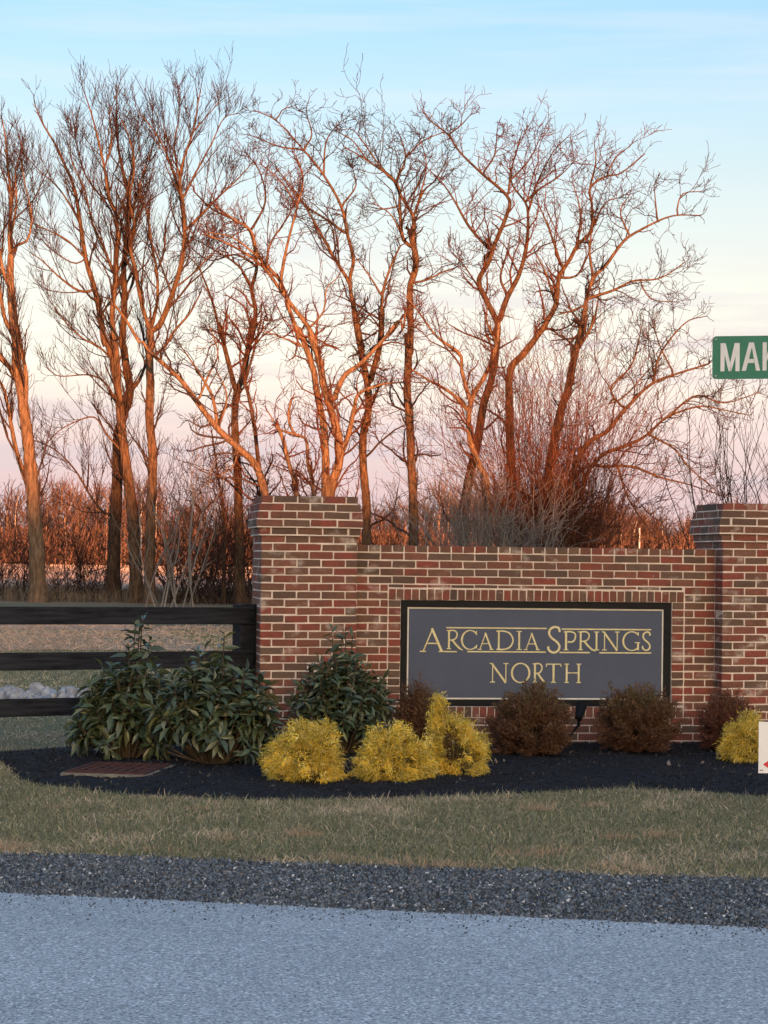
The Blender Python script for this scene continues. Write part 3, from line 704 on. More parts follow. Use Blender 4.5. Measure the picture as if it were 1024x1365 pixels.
# ------------------------------------------------------------------ spotlights for the board
def spotlight(px, py, Y, h, label):
    p = at(px, py, Y); root = empty('spotlight', (p[0], p[1], 0)); tag(root, label, 'spotlight', 'spotlights in front of the name board')
    z = p[2]; m = MB()
    d = unit(np.array([.22, .72, .62])); c = np.array([0, 0, z])
    hs = obj('housing', MB().tube([c - d * .085, c - d * .075, c - d * .02, c + d * .075, c + d * .085], [.018, .032, .038, .046, .047], 14).mesh('housing'), MAT['black_paint'], root)
    obj('lens', MB().tube([c + d * .083, c + d * .0865], [.04, .04], 14).mesh('lens'), MAT['steel'], hs)
    obj('knuckle', MB().tube([c - d * .05 + np.array([0, 0, -.02]), c - d * .06 + np.array([0, 0, -.07])], .014, 8).mesh('knuckle'), MAT['black_paint'], root)
    q = c - d * .06 + np.array([0, 0, -.065])
    obj('stake', MB().tube([q, q + np.array([-.04, 0, -.05]), (q[0] - .12, q[1] - .1, .12), (q[0] - .13, q[1] - .12, -.1)], .011, 8).mesh('stake'), MAT['black_paint'], root)
spotlight(773, 950, 18.65, .3, 'black bullet spotlight on a stake showing between two bronze shrubs')
spotlight(736, 943, 18.6, .3, 'black bullet spotlight mostly hidden behind a round bronze shrub')

# ------------------------------------------------------------------ shrubs
LEAFV = np.array([(0, 0, 0), (-.34, .3, .10), (0, .3, 0), (.34, .3, .10), (-.42, .58, .07), (0, .6, -.03), (.42, .58, .07), (0, 1, -.14)])
LEAFF3 = np.array([(0, 2, 1), (0, 3, 2), (4, 5, 7), (5, 6, 7)]); LEAFF4 = np.array([(1, 2, 5, 4), (2, 3, 6, 5)])
leaf_variants = []
for i in range(6):
    c_ = np.array([[(.052, .078, .044), (.070, .104, .052), (.092, .120, .060), (.130, .145, .070), (.070, .096, .062), (.19, .18, .10)][i]])
    vv = LEAFV * np.array([.35, 1, 1]) + rng.normal(size=(8, 3)) * .012
    vm = mesh_arrays('leaf', vv, [LEAFF3, LEAFF4], np.repeat(c_, 8, 0), smooth=True); vm.materials.append(MAT['laurel_leaf'])
    leaf_variants.append((vm, vv, c_))
def laurel(px, Y, rx, ry, body_h, spikes, label, nshoot, own, lean=0, leaf=.15, grey=0.0):
    b = at(px, 1000, Y); z0 = bed_z(b[0], b[1]); root = empty('laurel_shrub', (b[0], b[1], z0)); tag(root, label, 'shrub')
    mats = []; stems = []
    tips = []
    for i in range(nshoot):
        a = rng.uniform(0, 2 * np.pi); r = rng.random() ** .5
        h = max(.13, body_h * math.sqrt(max(0, 1 - r ** 3.6)) * rng.uniform(.72, 1.06)); r *= rng.uniform(.85, 1.06)
        tips.append((rx * r * math.cos(a), ry * r * math.sin(a), h))
    for sx, sy, h, k in spikes:
        for j in range(k): tips.append((sx + rng.normal() * .05, sy + rng.normal() * .05, h * rng.uniform(.72, 1.0) if j else h))
    for tx, ty, h in tips:
        base = np.array([tx * .25, ty * .25, 0]); tip = np.array([tx, ty, h]); mid = base * .45 + tip * .55 + np.array([tx * .12, ty * .12, h * .06])
        ts = np.linspace(0, 1, 6)[:, None]; P = (1 - ts) ** 2 * base + 2 * ts * (1 - ts) * mid + ts ** 2 * tip
        stems.append(P); nl = int(rng.integers(13, 22)); ga_ = rng.uniform(0, 6.28)
        ax = unit(tip - mid)
        s1 = unit(np.cross(ax, [.3, .9, .1])); s2 = np.cross(ax, s1)
        for k in range(nl):
            t = 1 - .55 * (k / nl) ** 1.1; pos = (1 - t) ** 2 * base + 2 * t * (1 - t) * mid + t ** 2 * tip
            an = ga_ + k * 2.4; out_ = s1 * math.cos(an) + s2 * math.sin(an)
            el = .85 - 1.35 * (k / nl) ** .7 + rng.normal() * .25
            fdir = unit(out_ * math.cos(el) + ax * math.sin(el) + np.array([0, 0, -.2]) + rng.normal(size=3) * .18)
            nrm = unit(np.cross(np.cross(fdir, ax), fdir) + rng.normal(size=3) * .45); sd_ = unit(np.cross(fdir, nrm)); nrm = np.cross(sd_, fdir)
            Ls = leaf * rng.uniform(.5, 1.2) * (.75 if k < 3 else 1)
            M_ = np.eye(4); M_[:3, 0] = sd_ * Ls; M_[:3, 1] = fdir * Ls; M_[:3, 2] = nrm * Ls; M_[:3, 3] = pos
            if pos[2] > .02: mats.append(M_)
    order = sorted(range(len(mats)), key=lambda i: mats[i][1, 3] - .35 * mats[i][2, 3])
    vs_, f3, f4, cs, nb = [], [], [], [], 0
    for rank, i in enumerate(order):
        me, vv, c_ = leaf_variants[int(rng.choice(6, p=[.22, .24, .2, .14, .14, .06]))]
        if rank < own:
            o = obj('leaf', me, None, root); o.matrix_local = Matrix(mats[i].tolist())
        else:
            V = vv @ mats[i][:3, :3].T + mats[i][:3, 3]; vs_.append(V); f3.append(LEAFF3 + nb); f4.append(LEAFF4 + nb); cs.append(np.repeat(c_ * rng.uniform(.75, 1.25), 8, 0)); nb += 8
    tag(obj('foliage', mesh_arrays('foliage', np.vstack(vs_), [np.vstack(f3), np.vstack(f4)], np.vstack(cs), True), MAT['laurel_leaf'], root), kind='stuff')
    S = np.array(stems); rr = np.linspace(.009, .0035, 6)[None].repeat(len(S), 0)
    V, Fq = tubes(S, rr, 5); obj('stems', mesh_arrays('stems', V, Fq), MAT['stem_brown'], root)
laurel(172, 17.35, .46, .36, .66, [(.05, 0, 1.10, 5), (.12, .02, .92, 3), (-.12, -.05, .70, 3)], 'glossy green leafy shrub with a tall shoot in front of the fence boards', 85, 150)
laurel(286, 16.95, .57, .40, .74, [(-.02, 0, .98, 4), (-.12, 0, .86, 3), (.22, 0, .70, 3)], 'broad glossy green leafy shrub beside the rusty drain grate', 130, 180)
laurel(456, 17.95, .47, .36, .76, [(-.03, 0, 1.02, 4), (.05, 0, .95, 4), (-.2, 0, .76, 3), (.2, 0, .74, 3)], 'dull green upright leafy shrub in front of the fence side brick pier', 115, 150, leaf=.125)

def lump(th, ph, seed):
    r = np.random.default_rng(seed); o = np.zeros(len(th))
    for k in range(6): o += np.sin(th * r.integers(1, 6) + r.uniform(0, 6)) * np.sin(ph * r.integers(2, 6) + r.uniform(0, 6))
    return o / 6
def mop(px, Y, rx, hgt, label, seed, spike=None, bare=False, n=15000):
    b = at(px, 1000, Y); z0 = bed_z(b[0], b[1]); root = empty('golden_cypress', (b[0], b[1], z0)); tag(root, label, 'shrub', None)
    nc = 190; th = rng.uniform(0, 2 * np.pi, nc); ph = np.arccos(1 - rng.random(nc) * .97)
    rr = (1 + .42 * lump(th, ph * 2, seed)) * rng.uniform(.74, 1.06, nc)
    dirn = np.column_stack([np.sin(ph) * np.cos(th), np.sin(ph) * np.sin(th), np.cos(ph)])
    cen = dirn * rr[:, None] * np.array([rx, rx * .9, hgt]) * .87
    if spike is not None:
        k = 26; t = np.linspace(0, 1, k); sx, sh = spike
        cen[:k] = np.column_stack([sx + rng.normal(size=k) * .05 * (1.2 - t), rng.normal(size=k) * .05, hgt * .6 + (sh - .06 - hgt * .6) * t]); dirn[:k] = np.array([0, -.3, .9])
    ci = rng.integers(0, nc, n); tone = rng.uniform(.62, 1.25, nc)[ci][:, None]
    pos = cen[ci] + rng.normal(size=(n, 3)) * .022; pos[:, 2] = np.maximum(pos[:, 2], .012)
    d = dirn[ci] * .85 + rng.normal(size=(n, 3)) * .62 + np.array([0, 0, .12])
    L = rng.uniform(.02, .06, n); W = rng.uniform(.0035, .0075, n)
    V1, F1 = ribbons(pos, d, L, W, rng.uniform(.1, .8, n))
    c = tone * rng.uniform(.75, 1.2, (n, 1)) * np.where(rng.random((n, 1)) < .60, np.array([[.92, .68, .10]]), np.where(rng.random((n, 1)) < .65, np.array([[.94, .80, .30]]), np.array([[.36, .29, .045]])))
    if bare:
        k = ((pos[:, 0] + .03) ** 2 / .055 ** 2 + (pos[:, 2] - hgt * .48) ** 2 / .13 ** 2 < rng.uniform(.2, 1.5, n)) & (pos[:, 1] < 0) & (rng.random(n) < .85); c[k] = rng.uniform(.6, 1.2, (k.sum(), 1)) * np.array([[.14, .075, .04]])
    tag(obj('foliage', mesh_arrays('foliage', V1, F1, rep(c, 5)), MAT['thread_leaf'], root), kind='stuff')
    m = 60; tip = pos[rng.integers(0, n, m)] * .9; ts = np.linspace(0, 1, 4)[None, :, None]; S = np.array([0, 0, 0])[None, None] * (1 - ts) + tip[:, None] * ts
    V, Fq = tubes(S, np.linspace(.006, .002, 4)[None].repeat(m, 0), 4); obj('stems', mesh_arrays('stems', V, Fq), MAT['stem_brown'], root)
mop(407, 15.75, .315, .44, 'round golden yellow shrub in front of the upright leafy green shrub', 1)
mop(526, 15.85, .30, .40, 'low wide golden yellow shrub touching the taller brown-hearted golden one', 2)
mop(606, 16.35, .285, .47, 'taller golden yellow shrub with a pointed top and brown bare heart', 3, (-.13, .62), True, 17000)
mop(997, 17.6, .22, .40, 'small golden yellow shrub half hidden behind the white arrow sign', 4, None, False, 8000)
def bronze(px, Y, rx, hgt, label, seed, red=0.0, n=36000):
    b = at(px, 1000, Y); z0 = bed_z(b[0], b[1]); root = empty('bronze_shrub', (b[0], b[1], z0)); tag(root, label, 'shrub')
    nc = 300; th = rng.uniform(0, 2 * np.pi, nc); ph = np.arccos(1 - rng.random(nc) * 1.75)
    rr = (1 + .36 * lump(th, ph * 2, seed)) * rng.uniform(.70, 1.10, nc)
    dirn = np.column_stack([np.sin(ph) * np.cos(th), np.sin(ph) * np.sin(th), np.cos(ph)])
    tip = dirn * rr[:, None] * np.array([rx, rx * .9, hgt * .58]) + np.array([0, 0, hgt * .42]); tip[:, 2] = np.maximum(tip[:, 2], .03); org = np.column_stack([tip[:, 0] * .3, tip[:, 1] * .3, np.minimum(tip[:, 2] * .5, hgt * .25)])
    ci = rng.integers(0, nc, n); t = (.35 + .65 * rng.random(n) ** .7)[:, None]; ax = unit(tip - org)[ci]
    pos = org[ci] + (tip - org)[ci] * t + rng.normal(size=(n, 3)) * .017; ok = pos[:, 2] > .015; pos, ax, ci = pos[ok], ax[ok], ci[ok]; n = len(pos)
    d = ax * .9 + rng.normal(size=(n, 3)) * .55 + np.array([0, 0, .4])
    V1, F1 = ribbons(pos, d, rng.uniform(.013, .030, n), rng.uniform(.006, .012, n), rng.uniform(0, .2, n))
    top = np.clip((pos[:, 2] / hgt - .45) * 1.1 + rng.normal(size=300)[ci] * .3, 0, 1)[:, None]
    c = rng.uniform(.6, 1.4, (n, 1)) * (np.array([[.135, .068, .040]]) * (1 - top) + np.array([[.125, .098, .044]]) * top)
    c = c * (1 - red) + red * rng.uniform(.6, 1.4, (n, 1)) * np.array([[.18, .050, .040]])
    tag(obj('foliage', mesh_arrays('foliage', V1, F1, rep(c, 5)), MAT['leaf_small'], root), kind='stuff')
    m = 130; tip = pos[rng.integers(0, n, m)]; ts = np.linspace(0, 1, 4)[None, :, None]; S = tip[:, None] * ts * np.array([1, 1, 1.0]); S[:, 1:3, 2] += .02
    V, Fq = tubes(S, np.linspace(.006, .0015, 4)[None].repeat(m, 0), 4); obj('stems', mesh_arrays('stems', V, Fq), MAT['stem_brown'], root)
bronze(706, 17.9, .34, .585, 'round bronze brown shrub beside the pointed golden shrub, overlapping the name board', 11)
bronze(850, 18.3, .345, .56, 'round bronze brown shrub under the end of the name board, beside the spotlight', 12)
bronze(970, 18.55, .25, .50, 'reddish bronze shrub against the brick pier behind the small golden shrub', 13, .45, 19000)
bronze(556, 18.35, .19, .57, 'narrow dark bronze shrub between the upright green shrub and name board', 14, .1, 14000)

# ------------------------------------------------------------------ riprap stones behind the fence
import bmesh
def rock_mesh(seed):
    bm = bmesh.new(); bmesh.ops.create_icosphere(bm, subdivisions=2, radius=1); r = random.Random(seed)
    pl_ = [(Vector((r.gauss(0, 1), r.gauss(0, 1), r.gauss(0, 1))).normalized(), r.uniform(.45, .85)) for _ in range(9)]
    for v in bm.verts:
        for nrm, dd in pl_:
            k = v.co.dot(nrm)
            if k > dd: v.co -= nrm * (k - dd)
        v.co += Vector((r.gauss(0, .02), r.gauss(0, .02), r.gauss(0, .02)))
    me = bpy.data.meshes.new('rock'); bm.to_mesh(me); bm.free(); me.materials.append(MAT['pale_rock']); return me
rocks = [rock_mesh(i) for i in range(6)]
for i in range(64):
    px = rng.uniform(-30, 112); py = rng.uniform(924, 940)
    g = G(px, py); s = rng.uniform(.05, .105) * (1 if px < 90 else .8)
    o = obj('rock', rocks[i % 6], None, None, (g[0], g[1], s * .3), rng.uniform(0, 6, 3)); o.scale = (s * rng.uniform(.8, 1.3), s * rng.uniform(.8, 1.3), s)
    tag(o, 'pale grey broken stone in the heap behind the fence boards', 'rock', 'heaped stones behind the fence')
o = obj('rock', rocks[2], None, None, at(95, 924, 25.0), (1, 2, 3)); o.scale = (.11, .11, .1); o.location.z = .07
tag(o, 'single whitish stone at the end of the stone heap by the leafy shrub', 'rock')

# straw strip and weeds beyond
a_, b_ = G(-60, 869), G(330, 869); c_, d_ = G(330, 835), G(-60, 835)
sheet('straw_patch', [(a_[0] - 3, a_[1]), (b_[0] - .5, b_[1]), (c_[0] - 2.5, c_[1]), (d_[0] - 6, d_[1])], .02, 'straw_ground')
n = 16000
p = np.column_stack([rng.uniform(-16, -1.5, n), rng.uniform(36.5, 51, n)]); p = p[(np.abs(p[:, 0]) < p[:, 1] * .19 + .3) & (vnoise(p * np.array([.35, 1.6]), 2.2, 21) > -.15)]; n = len(p)
V, Fq = ribbons(np.column_stack([p, np.full(n, .02)]), np.column_stack([rng.normal(size=n), rng.normal(size=n), rng.uniform(.1, .8, n)]), rng.uniform(.08, .22, n), rng.uniform(.01, .02, n), rng.uniform(0, .3, n))
tag(obj('straw_litter', mesh_arrays('straw_litter', V, Fq, rep(rng.uniform(.6, 1.3, (n, 1)) * np.array([[.56, .39, .29]]), 5)), MAT['straw']), 'flattened pinkish straw lying beyond the fence', 'straw', kind='stuff')
n = 30000
p = np.column_stack([rng.uniform(-17, 17, n), rng.uniform(76.5, 92, n)])
V, Fq = ribbons(np.column_stack([p, np.zeros(n)]), np.column_stack([rng.normal(size=n) * .45, rng.normal(size=n) * .45, np.ones(n)]), rng.uniform(.25, .9, n) * (.6 + .6 * np.clip(vnoise(p, .8, 31) + .4, 0, 1)), rng.uniform(.012, .03, n), rng.uniform(0, .3, n))
tag(obj('dry_weeds', mesh_arrays('dry_weeds', V, Fq, rep(rng.uniform(.6, 1.3, (n, 1)) * np.array([[.19, .145, .105]]), 5)), MAT['straw']), 'tall dead weeds along the foot of the tree row', 'weeds', kind='stuff')
n = 60000
p = np.column_stack([rng.uniform(-60, 60, n), 104 + 240 * rng.random(n) ** 1.3]); p[:, 1] = np.round(p[:, 1] / 1.5) * 1.5 + rng.normal(size=n) * .1
V, Fq = ribbons(np.column_stack([p, np.full(n, .02)]), np.column_stack([rng.normal(size=n) * .3, rng.normal(size=n) * .3, np.ones(n)]), rng.uniform(.12, .32, n), rng.uniform(.04, .10, n), rng.uniform(0, .3, n), side=np.tile(np.array([[1.0, 0, 0]]), (n, 1)))
tag(obj('field_stubble', mesh_arrays('field_stubble', V, Fq, rep(rng.uniform(.7, 1.2, (n, 1)) * np.array([[.36, .315, .305]]), 5)), MAT['straw']), 'pale crop stubble on the far sunlit field', 'stubble', kind='stuff')

# ------------------------------------------------------------------ bare trees
CROP = {'A': (0, 60, 3.012), 'B': (0, 440, 3.012), 'C': (240, 100, 2.56), 'D': (240, 400, 2.56), 'E': (540, 100, 2.438), 'F': (540, 400, 2.1157)}
def parse(s):
    o, k = [], None
    for tkn in s.split():
        if tkn in CROP: k = CROP[tkn]; continue
        a, b = tkn.split(','); o.append((k[0] + float(a) / k[2], k[1] + float(b) / k[2]))
    return np.array(o)
def resample(p, step):
    q = bez(p, n=6 * (len(p) - 1)); L = np.concatenate([[0], np.cumsum(np.linalg.norm(np.diff(q, axis=0), axis=1))])
    m = max(3, int(L[-1] / step) + 1); t = np.linspace(0, L[-1], m)
    return np.stack([np.interp(t, L, q[:, i]) for i in range(q.shape[1])], 1)
def grow(st, d, L, r0, nseg, wig, up, rend=.45):
    N = len(st); P = np.zeros((N, nseg + 1, 3)); P[:, 0] = st; d = unit(d)
    for i in range(nseg):
        d = unit(d + rng.normal(size=(N, 3)) * wig + np.array([0, 0, up]))
        P[:, i + 1] = P[:, i] + d * (L / nseg)[:, None]
    Rr = r0[:, None] * np.linspace(1, rend, nseg + 1)[None]
    return P, Rr
def kids(P, Rr, cnt, lo, hi, a0, a1, up):
    """child starts/directions along polylines: cnt per polyline"""
    N, m, _ = P.shape; t = rng.uniform(lo, hi, (N, cnt)); t[:, 0] = hi
    x = t * (m - 1.001); i = x.astype(int); fr_ = (x - i)[..., None]; ii = np.arange(N)[:, None]
    pos = P[ii, i] * (1 - fr_) + P[ii, i + 1] * fr_; tg = unit(P[ii, i + 1] - P[ii, i]); rr = Rr[ii, i]
    rv = unit(np.cross(tg, rng.normal(size=tg.shape))); an = rng.uniform(a0, a1, (N, cnt))[..., None]
    an[:, 0] *= .35
    d = unit(tg * np.cos(an) + rv * np.sin(an) + np.array([0, 0, up]))
    return pos.reshape(-1, 3), d.reshape(-1, 3), rr.reshape(-1), t.reshape(-1)
STY = {  # spawn spacing, L1 length, L2, L3, wiggle, up, angles
 'fine': dict(sp=.25, l1=(.9, 2.7), l2=(.45, 1.15), l3=(.2, .5), wig=.12, up=.10, a=(.3, .8), k2=8, k3=3, rm=.007),
 'crook': dict(sp=.26, l1=(.9, 2.8), l2=(.4, 1.0), l3=(.16, .36), wig=.25, up=.05, a=(.5, 1.15), k2=7, k3=3, rm=.0084),
}
RMIN = .0062
def crown_from(starts, dirs, lens, rads, s, root_loc):
    S = STY[s] if isinstance(s, str) else s; V, Fs, nb = [], [], 0
    def add(P, Rr, k):
        nonlocal nb
        v_, f_ = tubes(P - root_loc, np.maximum(Rr, S.get('rm', RMIN)), k); V.append(v_); Fs.append(f_ + nb); nb += len(v_)
    P1, R1 = grow(starts, dirs, lens, rads, 6, S['wig'], S['up']); add(P1, R1, 4)
    p, d, r, t = kids(P1, R1, S['k2'], .15, .98, *S['a'], .15)
    rel = np.repeat(lens / np.mean(S['l1']), S['k2']); kp = rng.random(len(p)) < np.clip(rel, .15, 1); p, d, r, rel = p[kp], d[kp], r[kp], rel[kp]
    P2, R2 = grow(p, d, rng.uniform(*S['l2'], len(p)) * np.clip(rel, .55, 1.3), np.maximum(r * .55, RMIN), 4, S['wig'] * 1.2, S['up']); add(P2, R2, 3)
    if S['k3']:
        p, d, r, t = kids(P2, R2, S['k3'], .2, .98, *S['a'], .15)
        P3, R3 = grow(p, d, rng.uniform(*S['l3'], len(p)), np.maximum(r * .6, RMIN), 2, S['wig'] * 1.3, S['up']); add(P3, R3, 3)
    return np.vstack(V), np.vstack(Fs)
def tree(label, D, style, limbs, bark='bark_brown', twig='twig_brown', low=-9e9, dens=1.0, name='bare_tree'):
    """limbs: (polyline string, r0 px, r1 px[, grounded])"""
    sc = F_PX / D; done = []; root = None; V, Fs, nb = [], [], 0; sp_p, sp_d, sp_l, sp_r = [], [], [], []
    for li, lb in enumerate(limbs):
        p = parse(lb[0]); grounded = li == 0 or len(lb) > 3
        hi_ = p[:, 1] < 500; p[hi_, 1] += (500 - p[hi_, 1]) * (.075 if style == 'fine' else .03)
        q = resample(p, 7)
        m = len(q); tt = np.linspace(0, 1, m)
        if grounded: dep = np.full(m, D) + rng.normal() * (0 if li == 0 else .5) + tt * rng.normal() * .8
        else:
            best, bd = None, 1e9
            for (pq, pd) in done:
                dd = np.linalg.norm(pq - q[0], axis=1); j = dd.argmin()
                if dd[j] < bd: bd = dd[j]; best = pd[j]; bp_ = pq[j]
            q[0] = bp_
            dep = best + tt * rng.normal() * .22 * np.linalg.norm(q[-1] - q[0]) / sc
        dep = dep + np.cumsum(rng.normal(size=m)) * .02
        pts = np.array([at(a, b, y) for (a, b), y in zip(q, dep)])
        rad = (lb[1] + (lb[2] - lb[1]) * tt ** .9) * (1.42 if style == 'crook' else 1.22) / sc
        if grounded:
            g0 = pts[0].copy()
            if g0[2] > .05:
                k = int(max(2, g0[2] / .35)); dn = np.linspace(0, 1, k + 1)[:-1, None]
                foot = np.array([g0[0], g0[1], -.15]); pts = np.vstack([foot + (g0 - foot) * dn, pts]); rad = np.concatenate([rad[0] * (1 + .0 * dn[:, 0]), rad])
            pts[0, 2] = -.15
            zz = pts[:, 2]; rad = rad * (1 + .45 * np.exp(-np.maximum(zz, 0) / .35))
            if root is None: root = empty(name, (pts[0, 0], pts[0, 1], 0)); rl = np.array([pts[0, 0], pts[0, 1], 0])
        done.append((q, dep))
        mm = len(pts); k = 10 if rad[0] > .06 else 6
        v_, f_ = tubes((pts - rl)[None], rad[None], k)
        v_ = v_ + rng.normal(size=v_.shape) * np.repeat(rad, k)[:, None] * .045
        V.append(v_); Fs.append(f_ + nb); nb += len(v_)
        # twigs along this limb
        seg = np.linalg.norm(np.diff(pts, axis=0), axis=1).sum(); S = STY[style]
        cnt = int(seg / S['sp'] * dens)
        tg = unit(np.gradient(pts, axis=0))
        lo = .0
        u = rng.random(cnt) ** .8; 
        for t in u:
            x = t * (mm - 1.001); i = int(x); P = pts[i] + (pts[i + 1] - pts[i]) * (x - i); r = rad[i]
            if P[2] < 2.0 or rng.random() < (r / .28) ** .9 * .95: continue
            T = tg[i]; rv = unit(np.cross(T, rng.normal(size=3))); an = rng.uniform(*S['a'])
            sp_p.append(P); sp_d.append(T * math.cos(an) + rv * math.sin(an) + np.array([0, 0, .12])); sp_l.append(min(rng.uniform(*S['l1']) * (1.15 - .92 * t), .75 if t > .75 else 9)); sp_r.append(min(r * .5, .042))
        for j in range(2):
            sp_p.append(pts[-1]); sp_d.append(tg[-1] + rng.normal(size=3) * .4); sp_l.append(rng.uniform(.2, .5)); sp_r.append(rad[-1] * .8)
    tag(root, label, 'tree')
    obj('trunk', mesh_arrays('trunk', np.vstack(V), np.vstack(Fs), smooth=True), MAT[bark], root)
    v_, f_ = crown_from(np.array(sp_p), np.array(sp_d), np.array(sp_l), np.array(sp_r), style, rl)
    obj('crown', mesh_arrays('crown', v_, f_), MAT[twig], root)
    return len(f_)
tot = 0
tot += tree('bare tree with a straight pale trunk and narrow crown behind the fence', 76, 'fine', [
 ('B 152,1090 148,900 135,700 118,500 100,350 82,220 66,130 A 66,1180 50,1050 42,900 44,800', 9.5, 3.6),
 ('A 44,800 38,700 45,560 32,430 22,300 10,220', 2.6, .6), ('A 44,800 70,760 110,740 128,640 105,520 85,400', 1.6, .5),
 ('A 42,740 66,580 62,440 88,340 75,290', 1.4, .5), ('A 45,960 15,880 0,800 -20,640 -10,520 -15,380', 2.4, .6),
 ('B 82,220 40,150 0,95 -40,20 A -50,900 -70,700', 3, .8), ('B 118,640 70,500 45,380 20,250 -5,200 -40,120', 3.2, 1.2),
 ('A 66,1180 20,1080 0,960 -30,800 -60,600', 2.6, .6), ('B 100,340 105,180 80,60 60,0 A 70,1150 60,1000', 3, 1.2)], 'bark_pale')
tot += tree('tall bare tree with a dark trunk standing close behind its pale twin', 78.5, 'fine', [
 ('B 455,1085 458,880 466,700 472,560 474,430 500,330 522,250 508,150 495,50 A 490,1190 500,1000 497,850 510,700 515,550 490,420 472,300 468,110', 8, .6),
 ('A 500,1000 540,900 520,760 545,650 590,580 640,540', 1.4, .5), ('A 510,700 545,560 530,430 560,330 540,220', 1.1, .4),
 ('B 522,250 560,200 590,110 A 580,1190 570,1120', 2, 1), ('B 474,640 440,740 380,690 300,560 220,480 130,440', 1.8, .5)], 'bark_dark')
tot += tree('tall bare tree with a sunlit forked trunk and long ascending limbs', 77, 'fine', [
 ('B 548,1088 542,900 530,720 510,560 492,420 480,300 472,220 455,120 430,40 A 420,1190 402,1060 380,950 345,820 322,660 300,520 255,400 220,320 170,230 140,150', 7.5, .6),
 ('B 474,225 470,120 460,20 A 463,1180 450,1080 460,950 470,800 470,650 440,560 420,430 400,330 370,200 330,70', 4, .5),
 ('A 380,960 320,960 250,910 200,860 160,820 130,800', 1.7, .5), ('A 322,660 240,520 160,440 110,380', 1.2, .4), ('A 470,650 500,560 530,430 540,300', 1.2, .4),
 ('A 460,900 420,780 370,660 340,520 290,400 280,280', 1.6, .4), ('A 470,700 440,600 350,470 310,330 290,180', 1.2, .4), ('A 420,430 450,300 440,200 470,100', 1.1, .4), ('A 345,820 270,740 180,690 80,640', 1.2, .4),
 ('B 480,320 430,220 360,180 240,185 190,150', 1.4, .4), ('B 500,500 430,420 380,350 300,370 230,410 170,480', 1.4, .4), ('B 455,120 400,60 330,20 A 260,1090 180,970', 1.3, .4), ('A 345,820 300,840 230,800 170,740', 1, .4)], 'bark_brown')
tot += tree('bare tree whose trunk divides high into a wide fan crown', 75.5, 'fine', [
 ('B 600,1085 602,900 605,750 612,600 612,480 600,350 604,220 600,100 A 606,1195 602,1130', 6, 4.2),
 ('A 602,1130 640,1110 690,980 730,830 742,700 735,580 722,480 740,380 775,270 795,150 805,90', 3.6, .5), ('A 602,1130 575,1040 555,940 545,870 520,750 540,680 520,560 540,420 520,300 480,200', 2.6, .5),
 ('A 610,1120 632,1000 630,880 610,760 590,620 560,520 590,400 620,320', 2, .5), ('A 742,700 800,640 880,550 950,480 1000,420', 1.8, .5), ('A 735,580 700,460 650,320 600,240 555,180', 1.5, .4),
 ('A 735,560 780,460 850,320 900,210 960,190', 1.4, .4), ('A 630,880 660,780 670,650 710,560', 1.2, .4), ('A 722,480 700,330 720,200 715,80', 1.2, .4), ('A 775,270 840,190 880,140', 1, .4), ('A 700,950 780,880 850,800 960,700', 1.1, .4), ('B 600,110 660,60 700,-10 A 760,1060 800,980', 2.0, .8)], 'bark_brown')
tot += tree('bare tree leaning far over towards the twin trunks from beside the pier', 74, 'crook', [
 ('D 335,960 305,760 285,640 255,560 200,505 130,440 60,350 0,270 B 640,120 600,80 570,40 A 560,1190 520,1120 480,1060 440,1010', 5, 1.0),
 ('D 130,440 110,330 60,240 0,150', 2, .5), ('D 60,350 100,250 130,180 100,80', 1.3, .5), ('D 200,505 180,570 130,600 60,650', 1, .4), ('D 130,440 160,330 120,230', 1.2, .5)], 'bark_pale', dens=.9)
tot += tree('crooked bare tree with two close upright stems just beyond the fence post', 76, 'crook', [
 ('D 205,1000 203,850 200,700 195,560 187,420 192,320 215,260 235,150 250,60 C 245,900 258,800 245,720 262,640 240,520 190,480 110,440 50,380', 5.2, .7),
 ('D 190,310 160,190 130,70 C 140,900 120,800 95,720 60,640 20,600', 2.6, .5), ('D 290,1000 280,680 268,560 255,440 235,330 222,280', 3, 1.5, True),
 ('C 245,720 200,640 110,580 40,540', 1.4, .4), ('C 240,520 290,420 280,330 240,260 200,250', 1.3, .4), ('D 222,280 250,180 280,60 C 300,840 280,760', 1.4, .5), ('C 262,640 190,600 100,620 20,560', 1.2, .4), ('D 150,1000 150,760 130,600 110,460', 2.0, .8, True)], 'bark_dark', 'twig_red')
tot += tree('large bare tree with a sunlit swollen fork, rising behind the fence side pier', 75, 'crook', [
 ('D 515,1000 512,670 540,570 545,490 520,390 490,290 475,200 440,110 C 470,940 440,860 390,790 340,720 290,650 230,600 160,560 90,530', 6, .7),
 ('D 500,1000 497,660 497,540 490,430 470,330 455,240 430,160 400,80 C 410,900 385,830 372,790 340,690 270,610 245,520 190,480 120,430', 5.2, .7, True),
 ('D 543,540 575,460 595,370 610,320 680,290 760,280', 3, .7), ('D 520,350 560,260 610,222 650,180 700,125 750,60 C 760,870 770,800', 3.0, .9),
 ('C 340,720 355,620 370,550 400,430 420,330 390,240', 1.7, .5), ('C 290,650 310,560 360,480 400,400', 1.2, .4), ('C 440,860 490,800 500,720 540,680', 1.2, .4), ('C 270,610 180,540 90,520', 1.1, .4), ('D 430,160 340,120 280,100', 1.2, .4), ('C 400,430 350,350 300,300', 1.1, .4)], 'bark_pale', 'twig_red')
tot += tree('short broken topped tree with two pale stubs showing over the fence side pier', 72, 'crook', [
 ('D 400,900 396,650 372,560 350,470 330,430', 3.0, 1.8), ('D 462,900 455,650 437,560 430,475 390,455 370,400 380,340', 2.7, 1.0, True), ('D 385,455 340,440 300,380', 1.4, .5)], 'bark_pale', 'twig_red', dens=1.0)
